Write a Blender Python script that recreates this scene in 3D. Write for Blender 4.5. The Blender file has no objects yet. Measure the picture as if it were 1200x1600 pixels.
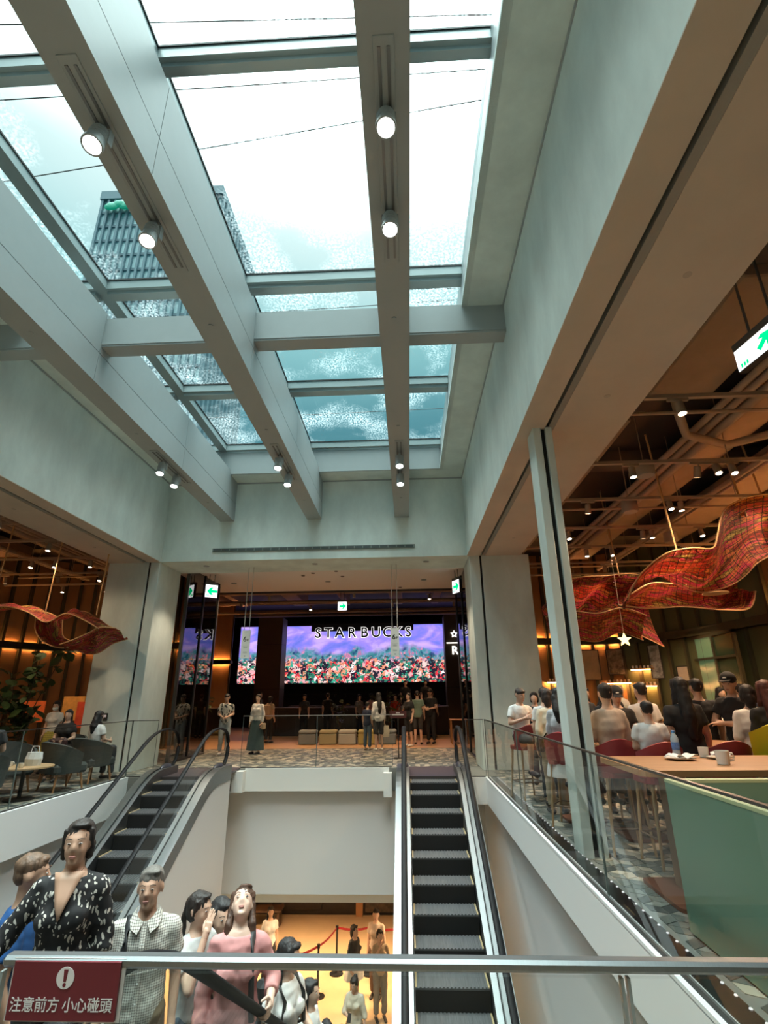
import bpy, bmesh, math, random
from mathutils import Vector, Matrix, noise
random.seed(7)
D = bpy.data
SC = bpy.context.scene
COL = SC.collection
R = math.radians
# ------------------------------------------------------------------ camera
cam_d = D.cameras.new('camera'); cam = D.objects.new('camera', cam_d); COL.objects.link(cam)
F_PX, PITCH, YAW, ROLL, EYE = 803.8, .3446, .041944, -.010611, 1.5
cam_d.sensor_fit = 'VERTICAL'; cam_d.sensor_height = 24.0
cam_d.lens = 24.0 * F_PX / 1600.0
cam_d.clip_start = .05; cam_d.clip_end = 600
_fw = Vector((-math.sin(YAW)*math.cos(PITCH), math.cos(YAW)*math.cos(PITCH), math.sin(PITCH)))
_rt = Vector((math.cos(YAW), math.sin(YAW), 0)); _up = _rt.cross(_fw)
_c, _s = math.cos(ROLL), math.sin(ROLL)
_x = _rt*_c + _up*_s; _y = _up*_c - _rt*_s
cam.matrix_world = Matrix(((_x.x, _y.x, -_fw.x, 0), (_x.y, _y.y, -_fw.y, 0), (_x.z, _y.z, -_fw.z, EYE), (0, 0, 0, 1)))
SC.camera = cam
# ------------------------------------------------------------------ sky (overcast, brighter at the zenith)
W = D.worlds.new('overcast_sky'); SC.world = W; W.use_nodes = True
nt = W.node_tree; nt.nodes.clear()
n_out = nt.nodes.new('ShaderNodeOutputWorld'); n_bg = nt.nodes.new('ShaderNodeBackground')
n_tc = nt.nodes.new('ShaderNodeTexCoord'); n_sep = nt.nodes.new('ShaderNodeSeparateXYZ'); n_rp = nt.nodes.new('ShaderNodeValToRGB')
n_no = nt.nodes.new('ShaderNodeTexNoise'); n_no.inputs['Scale'].default_value = 2.2; n_no.inputs['Detail'].default_value = 5
n_ma = nt.nodes.new('ShaderNodeMath'); n_ma.operation = 'MULTIPLY_ADD'; n_ma.inputs[1].default_value = .06; 
n_sb = nt.nodes.new('ShaderNodeMath'); n_sb.operation = 'SUBTRACT'; n_sb.inputs[1].default_value = .03
L = nt.links.new
L(n_tc.outputs['Generated'], n_sep.inputs[0]); L(n_tc.outputs['Generated'], n_no.inputs['Vector'])
L(n_no.outputs['Fac'], n_ma.inputs[0]); L(n_sep.outputs['Z'], n_ma.inputs[2]); L(n_ma.outputs[0], n_sb.inputs[0]); L(n_sb.outputs[0], n_rp.inputs['Fac'])
cr = n_rp.color_ramp
cr.elements[0].position = 0.0; cr.elements[0].color = (.002, .005, .006, 1)
cr.elements[1].position = 1.0; cr.elements[1].color = (.88, 1.0, .99, 1)
for p, c in ((.36, (.0024, .0078, .0096, 1)), (.50, (.0046, .0126, .0150, 1)), (.62, (.0130, .0250, .0265, 1)), (.74, (.0330, .0395, .0398, 1)), (.82, (.095, .110, .110, 1)), (.91, (.48, .55, .545, 1))):
    e = cr.elements.new(p); e.color = c
L(n_rp.outputs[0], n_bg.inputs['Color']); n_bg.inputs['Strength'].default_value = 14.5
L(n_bg.outputs[0], n_out.inputs['Surface'])
# ------------------------------------------------------------------ exposure, light settings
SC.view_settings.view_transform = 'Standard'; SC.view_settings.look = 'None'
SC.view_settings.exposure = 0.85; SC.view_settings.gamma = 1.0; SC.view_settings.use_curve_mapping = False
SC.cycles.max_bounces = 7; SC.cycles.diffuse_bounces = 4; SC.cycles.glossy_bounces = 4
SC.cycles.transmission_bounces = 4; SC.cycles.transparent_max_bounces = 24
SC.cycles.caustics_reflective = False; SC.cycles.caustics_refractive = False
SC.cycles.sample_clamp_indirect = 4.0; SC.cycles.use_denoising = True
SC.cycles.use_light_tree = True

def area_light(name, loc, size, power, color, rot=(0, 0, 0), portal=False, sy=None):
    d = D.lights.new(name, 'AREA'); d.energy = power; d.color = color; d.size = size
    if sy: d.shape = 'RECTANGLE'; d.size_y = sy
    o = D.objects.new(name, d); o.location = loc; o.rotation_euler = rot; COL.objects.link(o)
    if portal: d.cycles.is_portal = True
    o.visible_camera = True
    return o
# daylight enters through the skylight only: mark the opening as a portal for the sky
area_light('skylight_portal', (-2.3, 4.0, 7.95), 7.0, 1, (1, 1, 1), portal=True, sy=15.6)

def spot(name, loc, power, color=(1, .62, .32), deg=80, aim=None, blend=.6, r=.05):
    d = D.lights.new(name, 'SPOT'); d.energy = power; d.color = color; d.spot_size = R(deg); d.spot_blend = blend; d.shadow_soft_size = r
    o = D.objects.new(name, d); o.location = loc; COL.objects.link(o)
    if aim is not None:
        o.rotation_euler = (Vector(aim) - Vector(loc)).to_track_quat('-Z', 'Y').to_euler()
    return o
# ------------------------------------------------------------------ materials
MATS = {}
def mat(name, color, rough=.6, metal=0, var=.0, scale=4.0, bump=0.0, bscale=None, emit=None, estr=0, spec=None, stretch=None, coat=0, sheen=0):
    if name in MATS: return MATS[name]
    m = D.materials.new(name); m.use_nodes = True; t = m.node_tree; b = t.nodes['Principled BSDF']
    b.inputs['Base Color'].default_value = (*color, 1); b.inputs['Roughness'].default_value = rough; b.inputs['Metallic'].default_value = metal
    if spec is not None: b.inputs['Specular IOR Level'].default_value = spec
    if coat: b.inputs['Coat Weight'].default_value = coat
    if sheen: b.inputs['Sheen Weight'].default_value = sheen
    if emit: b.inputs['Emission Color'].default_value = (*emit, 1); b.inputs['Emission Strength'].default_value = estr
    if var or bump:
        tc = t.nodes.new('ShaderNodeTexCoord'); mp = t.nodes.new('ShaderNodeMapping'); no = t.nodes.new('ShaderNodeTexNoise')
        if stretch: mp.inputs['Scale'].default_value = stretch
        no.inputs['Scale'].default_value = scale; no.inputs['Detail'].default_value = 5; no.inputs['Roughness'].default_value = .62
        t.links.new(tc.outputs['Object'], mp.inputs[0]); t.links.new(mp.outputs[0], no.inputs['Vector'])
        if var:
            r = t.nodes.new('ShaderNodeValToRGB'); r.color_ramp.elements[0].position = .3; r.color_ramp.elements[1].position = .7
            r.color_ramp.elements[0].color = (*[c*(1-var) for c in color], 1); r.color_ramp.elements[1].color = (*[min(1, c*(1+var)) for c in color], 1)
            t.links.new(no.outputs['Fac'], r.inputs[0]); t.links.new(r.outputs[0], b.inputs['Base Color'])
        if bump:
            n2 = no
            if bscale:
                n2 = t.nodes.new('ShaderNodeTexNoise'); n2.inputs['Scale'].default_value = bscale; n2.inputs['Detail'].default_value = 3
                t.links.new(mp.outputs[0], n2.inputs['Vector'])
            bp = t.nodes.new('ShaderNodeBump'); bp.inputs['Strength'].default_value = bump; bp.inputs['Distance'].default_value = .02
            t.links.new(n2.outputs['Fac'], bp.inputs['Height']); t.links.new(bp.outputs[0], b.inputs['Normal'])
    MATS[name] = m; return m

def glow(name, color, strength):
    if name in MATS: return MATS[name]
    m = D.materials.new(name); m.use_nodes = True; t = m.node_tree; t.nodes.clear()
    o = t.nodes.new('ShaderNodeOutputMaterial'); e = t.nodes.new('ShaderNodeEmission')
    e.inputs['Color'].default_value = (*color, 1); e.inputs['Strength'].default_value = strength
    t.links.new(e.outputs[0], o.inputs[0]); MATS[name] = m; return m

def glass(name, tint=(1, 1, 1), rough=.02, ior=1.5, wet=False):
    """thin sheet glass: transparent plus a fresnel mirror; wet adds grey rain specks"""
    if name in MATS: return MATS[name]
    m = D.materials.new(name); m.use_nodes = True; t = m.node_tree; t.nodes.clear(); k = t.links.new
    o = t.nodes.new('ShaderNodeOutputMaterial'); tr = t.nodes.new('ShaderNodeBsdfTransparent'); gl = t.nodes.new('ShaderNodeBsdfGlossy')
    mx = t.nodes.new('ShaderNodeMixShader'); fr = t.nodes.new('ShaderNodeFresnel'); fr.inputs['IOR'].default_value = ior
    tr.inputs['Color'].default_value = (*tint, 1); gl.inputs['Roughness'].default_value = rough
    ge = t.nodes.new('ShaderNodeNewGeometry'); iv = t.nodes.new('ShaderNodeMath'); iv.operation = 'SUBTRACT'; iv.inputs[0].default_value = 1
    fm = t.nodes.new('ShaderNodeMath'); fm.operation = 'MULTIPLY'
    k(ge.outputs['Backfacing'], iv.inputs[1]); k(iv.outputs[0], fm.inputs[0]); k(fr.outputs[0], fm.inputs[1])
    k(fm.outputs[0], mx.inputs[0]); k(tr.outputs[0], mx.inputs[1]); k(gl.outputs[0], mx.inputs[2])
    last = mx
    if wet:
        tc = t.nodes.new('ShaderNodeTexCoord'); vo = t.nodes.new('ShaderNodeTexVoronoi'); vo.inputs['Scale'].default_value = 42
        no = t.nodes.new('ShaderNodeTexNoise'); no.inputs['Scale'].default_value = .9; no.inputs['Detail'].default_value = 4
        n2 = t.nodes.new('ShaderNodeTexNoise'); n2.inputs['Scale'].default_value = 30; n2.inputs['Detail'].default_value = 4
        r1 = t.nodes.new('ShaderNodeValToRGB'); r1.color_ramp.elements[0].position = .45; r1.color_ramp.elements[1].position = .68
        r2 = t.nodes.new('ShaderNodeValToRGB'); r2.color_ramp.elements[0].position = .47; r2.color_ramp.elements[1].position = .60
        mu = t.nodes.new('ShaderNodeMath'); mu.operation = 'MULTIPLY'; mu2 = t.nodes.new('ShaderNodeMath'); mu2.operation = 'MULTIPLY'; mu2.inputs[1].default_value = .22
        tl = t.nodes.new('ShaderNodeBsdfTranslucent'); tl.inputs['Color'].default_value = (.80, .86, .88, 1)
        m2 = t.nodes.new('ShaderNodeMixShader')
        k(tc.outputs['Object'], no.inputs['Vector']); k(tc.outputs['Object'], n2.inputs['Vector'])
        k(no.outputs['Fac'], r1.inputs[0]); k(n2.outputs['Fac'], r2.inputs[0]); k(r1.outputs[0], mu.inputs[0]); k(r2.outputs[0], mu.inputs[1])
        k(mu.outputs[0], mu2.inputs[0]); k(mu2.outputs[0], m2.inputs[0]); k(mx.outputs[0], m2.inputs[1]); k(tl.outputs[0], m2.inputs[2]); last = m2
    k(last.outputs[0], o.inputs[0]); MATS[name] = m; return m

# ------------------------------------------------------------------ mesh helpers
class MB:
    def __init__(s): s.bm = bmesh.new(); s.mi = 0
    def _f(s, vs):
        try:
            f = s.bm.faces.new(vs); f.material_index = s.mi; return f
        except ValueError: return None
    def quad(s, *ps): return s._f([s.bm.verts.new(p) for p in ps])
    def box(s, c, d, rz=0, bev=0, M=None):
        v = []
        for z in (-.5, .5):
            for x, y in ((-.5, -.5), (.5, -.5), (.5, .5), (-.5, .5)):
                v.append(Vector((x*d[0], y*d[1], z*d[2])))
        m = Matrix.Translation(c) @ (M if M is not None else Matrix.Rotation(rz, 4, 'Z'))
        vs = [s.bm.verts.new(m @ p) for p in v]
        fs = [s._f([vs[i] for i in q]) for q in ((3, 2, 1, 0), (4, 5, 6, 7), (0, 1, 5, 4), (1, 2, 6, 5), (2, 3, 7, 6), (3, 0, 4, 7))]
        if bev:
            es = list({e for f in fs for e in f.edges})
            bmesh.ops.bevel(s.bm, geom=es, offset=bev, segments=1, affect='EDGES', profile=.5)
        return s
    def bb(s, x0, x1, y0, y1, z0, z1, bev=0): return s.box(((x0+x1)/2, (y0+y1)/2, (z0+z1)/2), (abs(x1-x0), abs(y1-y0), abs(z1-z0)), bev=bev)
    def cyl(s, a, b, r0, r1=None, n=12, cap=True):
        a, b = Vector(a), Vector(b); r1 = r0 if r1 is None else r1
        q = (b-a).to_track_quat('Z', 'Y')
        A, B = [], []
        for i in range(n):
            t = 2*math.pi*i/n; d = q @ Vector((math.cos(t), math.sin(t), 0))
            A.append(s.bm.verts.new(a+d*r0)); B.append(s.bm.verts.new(b+d*r1))
        for i in range(n): s._f([A[i], A[(i+1) % n], B[(i+1) % n], B[i]])
        if cap: s._f(A[::-1]); s._f(B)
        return s
    def tube(s, pts, r, n=8, closed=False, sx=1.0, up=None, cap=True):
        """sweep a round (or flattened, sx wide) section along pts; r may be a list"""
        P = [Vector(p) for p in pts]; rings = []; m = len(P)
        ref = Vector(up) if up else None
        for i, p in enumerate(P):
            if closed: t = P[(i+1) % m]-P[i-1]
            else: t = P[min(i+1, m-1)]-P[max(i-1, 0)]
            t.normalize()
            u = ref if ref is not None else (Vector((0, 0, 1)) if abs(t.z) < .95 else Vector((0, 1, 0)))
            sd = t.cross(u); sd.normalize(); nn = sd.cross(t)
            rr = r[i] if isinstance(r, (list, tuple)) else r
            rings.append([s.bm.verts.new(p + sd*math.cos(2*math.pi*k/n)*rr*sx + nn*math.sin(2*math.pi*k/n)*rr) for k in range(n)])
        for i in range(m if closed else m-1):
            A, B = rings[i], rings[(i+1) % m]
            for k in range(n): s._f([A[k], A[(k+1) % n], B[(k+1) % n], B[k]])
        if not closed and cap: s._f(rings[0][::-1]); s._f(rings[-1])
        return s
    def lathe(s, prof, c=(0, 0, 0), n=16):
        c = Vector(c); rings = []
        for r, z in prof:
            rings.append([s.bm.verts.new(c+Vector((max(r, 1e-4)*math.cos(2*math.pi*k/n), max(r, 1e-4)*math.sin(2*math.pi*k/n), z))) for k in range(n)])
        for A, B in zip(rings, rings[1:]):
            for k in range(n): s._f([A[k], A[(k+1) % n], B[(k+1) % n], B[k]])
        s._f(rings[0][::-1]); s._f(rings[-1]); return s
    def loft(s, rings, n=16, cap=True):
        """rings of (center, rx, ry) stacked in z"""
        rs = []
        for c, rx, ry in rings:
            rs.append([s.bm.verts.new(Vector(c)+Vector((rx*math.cos(2*math.pi*k/n), ry*math.sin(2*math.pi*k/n), 0))) for k in range(n)])
        for A, B in zip(rs, rs[1:]):
            for k in range(n): s._f([A[k], A[(k+1) % n], B[(k+1) % n], B[k]])
        if cap: s._f(rs[0][::-1]); s._f(rs[-1])
        return s
    def ell(s, c, r, sub=2, M=None):
        m = Matrix.Translation(c) @ (M if M is not None else Matrix()) @ Matrix.Diagonal((*r, 1))
        g = bmesh.ops.create_icosphere(s.bm, subdivisions=sub, radius=1, matrix=m)
        for f in {f for v in g['verts'] for f in v.link_faces}: f.material_index = s.mi
        return s
    def cap(s, a, b, ra, rb, n=12, sub=2):
        s.ell(a, (ra,)*3, sub); s.ell(b, (rb,)*3, sub); s.cyl(a, b, ra, rb, n); return s
    def prism(s, poly, y0, y1, axis='y'):
        """poly of 2-D points extruded along an axis"""
        f = {'y': lambda p, t: (p[0], t, p[1]), 'x': lambda p, t: (t, p[0], p[1]), 'z': lambda p, t: (p[0], p[1], t)}[axis]
        A = [s.bm.verts.new(f(p, y0)) for p in poly]; B = [s.bm.verts.new(f(p, y1)) for p in poly]; n = len(poly)
        for i in range(n): s._f([A[i], A[(i+1) % n], B[(i+1) % n], B[i]])
        s._f(A[::-1]); s._f(B); return s
    def mesh(s, name, mats=None, smooth=False):
        bmesh.ops.recalc_face_normals(s.bm, faces=s.bm.faces[:])
        me = D.meshes.new(name); s.bm.to_mesh(me); s.bm.free()
        if mats:
            for m in (mats if isinstance(mats, (list, tuple)) else [mats]): me.materials.append(m)
        if smooth is True:
            me.polygons.foreach_set('use_smooth', [True]*len(me.polygons))
        elif smooth:
            me.polygons.foreach_set('use_smooth', [True]*len(me.polygons)); me.set_sharp_from_angle(angle=smooth)
        return me

def link(name, me, parent=None, loc=None, rot=None, scale=None):
    o = D.objects.new(name, me); COL.objects.link(o)
    if parent is not None: o.parent = parent
    if loc is not None: o.location = loc
    if rot is not None: o.rotation_euler = rot
    if scale is not None: o.scale = scale
    return o
def obj(name, mb, mats, parent=None, smooth=False, **k):
    """link one mesh object; a part is built in its thing's own space"""
    return link(name, mb.mesh(name, mats, smooth), parent, **k)
def tag(o, label, cat, group=None, kind=None):
    o['label'] = label
    o['category'] = cat
    if group: o['group'] = group
    if kind: o['kind'] = kind
    return o
def struct(name, mb, mats, label, cat, parent=None, smooth=False):
    o = obj(name, mb, mats, parent, smooth); return tag(o, label, cat, kind='structure')
def thing(name, label, cat, loc=(0, 0, 0), rz=0, group=None):
    o = D.objects.new(name, None); COL.objects.link(o); o.location = loc; o.rotation_euler = (0, 0, rz); o.empty_display_size = .1
    return tag(o, label, cat, group)
def kids(o, _c={}):
    return [c for c in D.objects if c.parent == o]
def dup(root, loc, rz=None, label=None, group=None, scale=None):
    r = root.copy(); COL.objects.link(r); r.location = loc
    if rz is not None: r.rotation_euler = (root.rotation_euler[0], root.rotation_euler[1], rz)
    if label: r['label'] = label
    if group: r['group'] = group
    if scale: r.scale = (scale,)*3
    for ch in root.children:
        c = ch.copy(); COL.objects.link(c); c.parent = r
        for g in ch.children:
            e = g.copy(); COL.objects.link(e); e.parent = c
    return r
def catmull(P, n):
    P = [Vector(p) for p in P]; out = []
    for i in range(n):
        t = i/(n-1)*(len(P)-1); k = min(int(t), len(P)-2); f = t-k
        a, b, c, d = P[max(k-1, 0)], P[k], P[k+1], P[min(k+2, len(P)-1)]
        out.append(.5*((2*b)+(c-a)*f+(2*a-5*b+4*c-d)*f*f+(3*b-a-3*c+d)*f**3))
    return out
TMP = D.scenes.new('workbench')
def remesh(mb, voxel, smooth_it=3, name='solid', cut=None):
    """fuse overlapping solids into one continuous surface"""
    me = mb.mesh(name); o = D.objects.new('w', me); TMP.collection.objects.link(o)
    m = o.modifiers.new('r', 'REMESH'); m.mode = 'VOXEL'; m.voxel_size = voxel; m.use_smooth_shade = True
    if smooth_it:
        s = o.modifiers.new('s', 'SMOOTH'); s.iterations = smooth_it; s.factor = .5
    vl = TMP.view_layers[0]; vl.update(); dg = vl.depsgraph
    me2 = D.meshes.new_from_object(o.evaluated_get(dg)); D.objects.remove(o); D.meshes.remove(me)
    me2.name = name
    me2.polygons.foreach_set('use_smooth', [True]*len(me2.polygons))
    return me2
def text_mesh(s, size, depth, m, offset=0, spacing=1.0, name='lettering', align='CENTER'):
    c = D.curves.new('t', 'FONT'); c.body = s; c.size = size; c.extrude = depth; c.offset = offset; c.align_x = align; c.align_y = 'CENTER'; c.space_character = spacing
    c.resolution_u = 3
    o = D.objects.new('t', c); TMP.collection.objects.link(o); vl = TMP.view_layers[0]; vl.update()
    me = D.meshes.new_from_object(o.evaluated_get(vl.depsgraph)); D.objects.remove(o); D.curves.remove(c)
    me.name = name; me.materials.clear(); me.materials.append(m); return me
# ------------------------------------------------------------------ shared materials
M_PL = mat('grey_plaster', (.69, .765, .725), .85, var=.13, scale=1.6, bump=.10, bscale=9, stretch=(1, 1, .45))
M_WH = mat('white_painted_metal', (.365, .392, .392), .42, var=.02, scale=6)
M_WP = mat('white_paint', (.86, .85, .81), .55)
M_FA = mat('white_fascia_paint', (.84, .86, .86), .45)
M_SO = mat('plaster_warm_bounce', (.62, .52, .42), .8, var=.06, scale=1.2)  # grey plaster with warm bounce light put into its colour
M_BLK = mat('black_gap', (.012, .012, .012), .6)
M_DK = mat('dark_paint', (.035, .03, .026), .7)
M_ALU = mat('anodised_frame', (.40, .47, .47), .4, metal=.2)
M_STEEL = mat('brushed_steel', (.25, .26, .265), .42, metal=1, var=.06, scale=30, stretch=(30, 1, 1))
M_CHROME = mat('polished_steel', (.78, .78, .77), .12, metal=1)
M_RUB = mat('black_rubber', (.009, .009, .010), .55, spec=.15)
M_GL = glass('clear_glass', (.965, .98, .97), .01, 1.30)
M_WET = glass('rain_wet_glass', (.93, .985, .98), .03, 1.25, wet=True)
M_BROWN = mat('brown_ceiling_paint', (.36, .26, .18), .75, var=.10, scale=2)
M_PIPE = mat('brown_pipe_paint', (.42, .31, .22), .6)
M_CEILW = mat('vestibule_ceiling_paint', (.86, .78, .74), .8)
M_LENS = glow('lamp_lens', (1, .86, .66), 22)
M_LENSW = glow('daylight_lamp_lens', (1, .97, .93), 14)
M_LED = glow('amber_led', (1, .42, .12), 110)
Y0 = -4.0
# ------------------------------------------------------------------ floors with rhombic mosaic tiles
TONES = [mat('tile_sand', (.44, .39, .31), .5, var=.08, scale=12), mat('tile_stone', (.18, .185, .165), .5, var=.1, scale=12),
         mat('tile_slate', (.06, .068, .064), .45, var=.12, scale=12), mat('tile_ash', (.11, .12, .108), .5, var=.1, scale=12)]
M_GROUT = mat('grout', (.20, .20, .18), .8)
S_T = .125
def rhombs(x0, x1, y0, y1):
    """centres and orientation of a rhombille tiling"""
    w = math.sqrt(3)*S_T; out = []
    j0, j1 = int(y0/(1.5*S_T))-1, int(y1/(1.5*S_T))+1
    for j in range(j0, j1+1):
        cy = j*1.5*S_T
        for i in range(int(x0/w)-1, int(x1/w)+2):
            cx = i*w + (w/2 if j % 2 else 0)
            for k in range(3):
                a = R(90+120*k); px, py = cx+math.cos(a)*S_T/2, cy+math.sin(a)*S_T/2
                if x0+.1 < px < x1-.02 and y0+.1 < py < y1-.02: out.append((px, py, k))
    return out
def tile_poly(k, s=.93):
    a = R(90+120*k); b = a+R(90)
    u = Vector((math.cos(a), math.sin(a), 0))*S_T/2*s; v = Vector((math.cos(b), math.sin(b), 0))*S_T*math.sqrt(3)/2*s
    return [u, v, -u, -v]
def tone(rng): return rng.choices((0, 1, 2, 3), (.27, .27, .16, .30))[0]
def floor_slab(nm, rects, label, tiles, singles=0, centre=(0, 0), seed=1, z=0.0):
    mb = MB()
    for r in rects: mb.bb(*r, z-.45, z)
    f = struct(nm, mb, M_GROUT, label, 'floor')
    rng = random.Random(seed); T = []
    for t in tiles: T += rhombs(*t)
    T.sort(key=lambda p: (p[0]-centre[0])**2+(p[1]-centre[1])**2)
    vari = {}
    for k in range(3):
        for c in range(4):
            m = MB(); m.prism([(p.x, p.y) for p in tile_poly(k)], -.004, .004, 'z'); vari[k, c] = m.mesh('tile', TONES[c])
    for p in T[:singles]:
        o = link('tile', vari[p[2], tone(rng)], f); o.location = (p[0], p[1], z+rng.uniform(0, .0015))
    rest = T[singles:]
    if rest:
        vs, fs, mi = [], [], []
        for p in rest:
            c = Vector((p[0], p[1], z+.004)); i = len(vs); q = tile_poly(p[2]); t = tone(rng)
            vs += [c+a for a in q] + [c+a*1.02-Vector((0, 0, .0045)) for a in q]
            fs.append((i, i+1, i+2, i+3)); mi.append(t)
            for e in range(4): fs.append((i+e, i+4+e, i+4+(e+1) % 4, i+(e+1) % 4)); mi.append(t)
        me = D.meshes.new('tile_field'); me.from_pydata(vs, [], fs)
        for m in TONES: me.materials.append(m)
        me.polygons.foreach_set('material_index', mi)
        o = link('tile_field', me, f); o['kind'] = 'stuff'
    return f
floor_slab('floor', [(1.47, 10, Y0, 11.2), (1.05, 10, 11.2, 12.73)], 'mosaic floor of the right cafe beside the glass balustrade',
           [(1.68, 6.5, 1.5, 12.7)], 300, (2.0, 4.6), 3)
floor_slab('floor', [(-15, -5.75, Y0, 12.73), (-5.75, -5.2, 11.4, 12.73)], 'mosaic floor of the left lounge under the grey armchairs', [(-10, -5.8, 5, 12.6)], 0, (-6, 9), 4)
floor_slab('floor', [(-15, 10, 12.73, 34)], 'mosaic floor of the far landing in front of the screen', [(-9, 4, 12.75, 17.4)], 0, (-2, 12), 5)
M_WARMF = mat('floor_spot_glow', (.42, .24, .12), .4, var=.12, scale=3, stretch=(.4, 6, 1))  # orange glow of the spots on this floor is put into its colour
mb = MB(); mb.bb(-14.9, 9.9, 17.4, 33.5, 0, .006)
struct('floor', mb, M_WARMF, 'brown floor strip with painted spotlight glow in front of the far counter', 'floor')
M_F5 = mat('lower_floor_stone', (.66, .47, .28), .35, var=.06, scale=2)
mb = MB(); mb.bb(-15, 10, Y0, 24, -5.3, -5.0)
struct('floor', mb, M_F5, 'warm beige stone floor of the storey below', 'floor')
# fascia boards round the void
mb = MB(); mb.bb(1.45, 1.60, Y0, 11.2, -.45, -.015); mb.bb(1.45, 1.66, Y0, 11.2, -.02, .012)
struct('trim_1', mb, M_FA, 'white fascia board along the right edge of the void', 'trim')
mb = MB(); mb.bb(-5.9, -5.73, Y0, 11.4, -.62, .012)
struct('trim_2', mb, M_FA, 'white fascia board along the left edge of the void', 'trim')
mb = MB(); mb.bb(-3.72, -.48, 12.70, 12.86, -.45, .012); mb.bb(-3.96, -3.70, 12.50, 12.86, -.45, -.03); mb.bb(-.60, -.42, 12.55, 12.86, -.55, -.08)
struct('trim_3', mb, M_WP, 'white fascia board under the far glass balustrade', 'trim')
mb = MB(); mb.bb(1.10, 1.60, 11.17, 11.28, -.45, .012)
struct('trim_4', mb, M_WP, 'short white fascia return right of the right escalator', 'trim')
M_WB = mat('white_wall_paint', (.70, .715, .72), .6)
mb = MB(); mb.bb(-6.1, 1.6, 12.88, 13.0, -2.42, -.1); struct('wall_void_back', mb, M_WB, 'white wall below the far balustrade', 'wall')
mb = MB(); mb.bb(1.60, 1.75, Y0, 13, -5.0, -.45); struct('wall_void_right', mb, M_WB, 'cream wall below the right fascia', 'wall')
mb = MB(); mb.bb(-6.0, -5.85, Y0, 13, -5.0, -.6); struct('wall_void_left', mb, M_WB, 'cream wall below the left fascia', 'wall')
mb = MB(); mb.bb(-15, 10, 13.0, 24, -2.60, -2.42); struct('ceiling', mb, M_WP, 'white ceiling of the storey below', 'ceiling')
M_F5W = mat('lower_dark_panelling', (.014, .010, .008), .5, var=.2, scale=2)
w5 = struct('wall_lower', MB().bb(-15, 10, 19.6, 19.8, -5, -2.4), M_F5W, 'dark panelled wall across the storey below', 'wall')
for x in (-6.6, -5.2, -3.6): obj('panel', MB().bb(x-.66, x+.66, 19.53, 19.6, -4.85, -2.5, .01), M_F5W, w5)
obj('panel', MB().bb(-1.55, -.2, 19.5, 19.6, -4.9, -2.5, .01), mat('lower_speckled_panel', (.07, .05, .035), .4, var=.6, scale=9), w5)
obj('post', MB().bb(-1.84, -1.62, 19.45, 19.6, -5, -2.42), mat('lower_timber_post', (.45, .22, .09), .5), w5)
# ------------------------------------------------------------------ bulkheads, columns, lintel
def bulkhead(nm, sx, label):
    """upper plaster wall above a side opening; the soffit has a slot for the shutter track"""
    X = lambda x: x if sx > 0 else -4.6-x
    def b(mb, x0, x1, *r): mb.bb(min(X(x0), X(x1)), max(X(x0), X(x1)), *r)
    mb = MB(); b(mb, 1.5, 1.82, Y0, 13.55, 4.72, 6.8); b(mb, 1.82, 1.94, Y0, 13.55, 4.85, 6.8); b(mb, 1.94, 2.80, Y0, 13.55, 4.72, 6.8)
    w = struct(nm, mb, M_PL, label, 'wall')
    mb = MB(); b(mb, 1.5, 1.82, Y0, 12.25, 4.708, 4.72); b(mb, 1.94, 2.80, Y0, 13.55, 4.708, 4.72); obj('soffit_tint', mb, M_SO, w)  # thin sheets that carry the painted bounce tint under the bulkhead
    mb = MB(); b(mb, 1.82, 1.865, Y0, 12.2, 4.80, 4.85); obj('slot', mb, M_BLK, w)
    mb = MB(); b(mb, 1.865, 1.94, Y0, 12.2, 4.715, 4.85); obj('track_cover', mb, mat('track_cover_paint', (.33, .33, .30), .5, metal=.3), w)
    mb = MB(); b(mb, 1.485, 1.50, Y0, 12.25, 6.765, 6.80); obj('shadow_bead', mb, M_WH, w)
    for y in (3.4, 5.2, 8.3, 10.8):
        obj('downlight_cover', MB().cyl((X(2.35), y, 4.705), (X(2.35), y, 4.72), .035, n=16), mat('soffit_disc', (.5, .42, .34), .6), w)
    return w
bulkhead('wall_right', 1, 'grey plaster bulkhead wall above the right cafe opening')
bulkhead('wall_left', -1, 'grey plaster bulkhead wall above the left lounge opening')
mb = MB(); mb.bb(-6.1, 1.5, 12.25, 13.55, 4.72, 6.8)
wb = struct('wall_back', mb, M_PL, 'grey plaster lintel wall above the far opening', 'wall')
mb = MB(); mb.bb(-6.1, 1.5, 12.235, 12.25, 6.765, 6.8); obj('shadow_bead', mb, M_WH, wb)
vent = thing('air_vent', 'long thin linear air grille in the grey wall under the beams', 'vent', (-2.29, 12.24, 4.99))
obj('frame', MB().bb(-2.53, 2.53, -.012, .012, -.045, .045), mat('grille_paint', (.25, .28, .26), .5, metal=.4), vent)
for i in range(24): obj('slat', MB().bb(-2.5+i*.2085, -2.5+i*.2085+.185, -.02, -.011, -.03, .03), mat('grille_slot', (.085, .10, .095), .5), vent)
mb = MB(); mb.bb(-6.1, 1.5, Y0-.2, Y0, 4.0, 7.6); struct('wall_front', mb, M_PL, 'plaster wall closing the atrium behind the viewer', 'wall')
mb = MB(); mb.bb(-15, 10, Y0-.2, Y0, -5, 6.9); struct('wall_rear', mb, M_SO, 'plain rear wall behind the viewer', 'wall')
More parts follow.
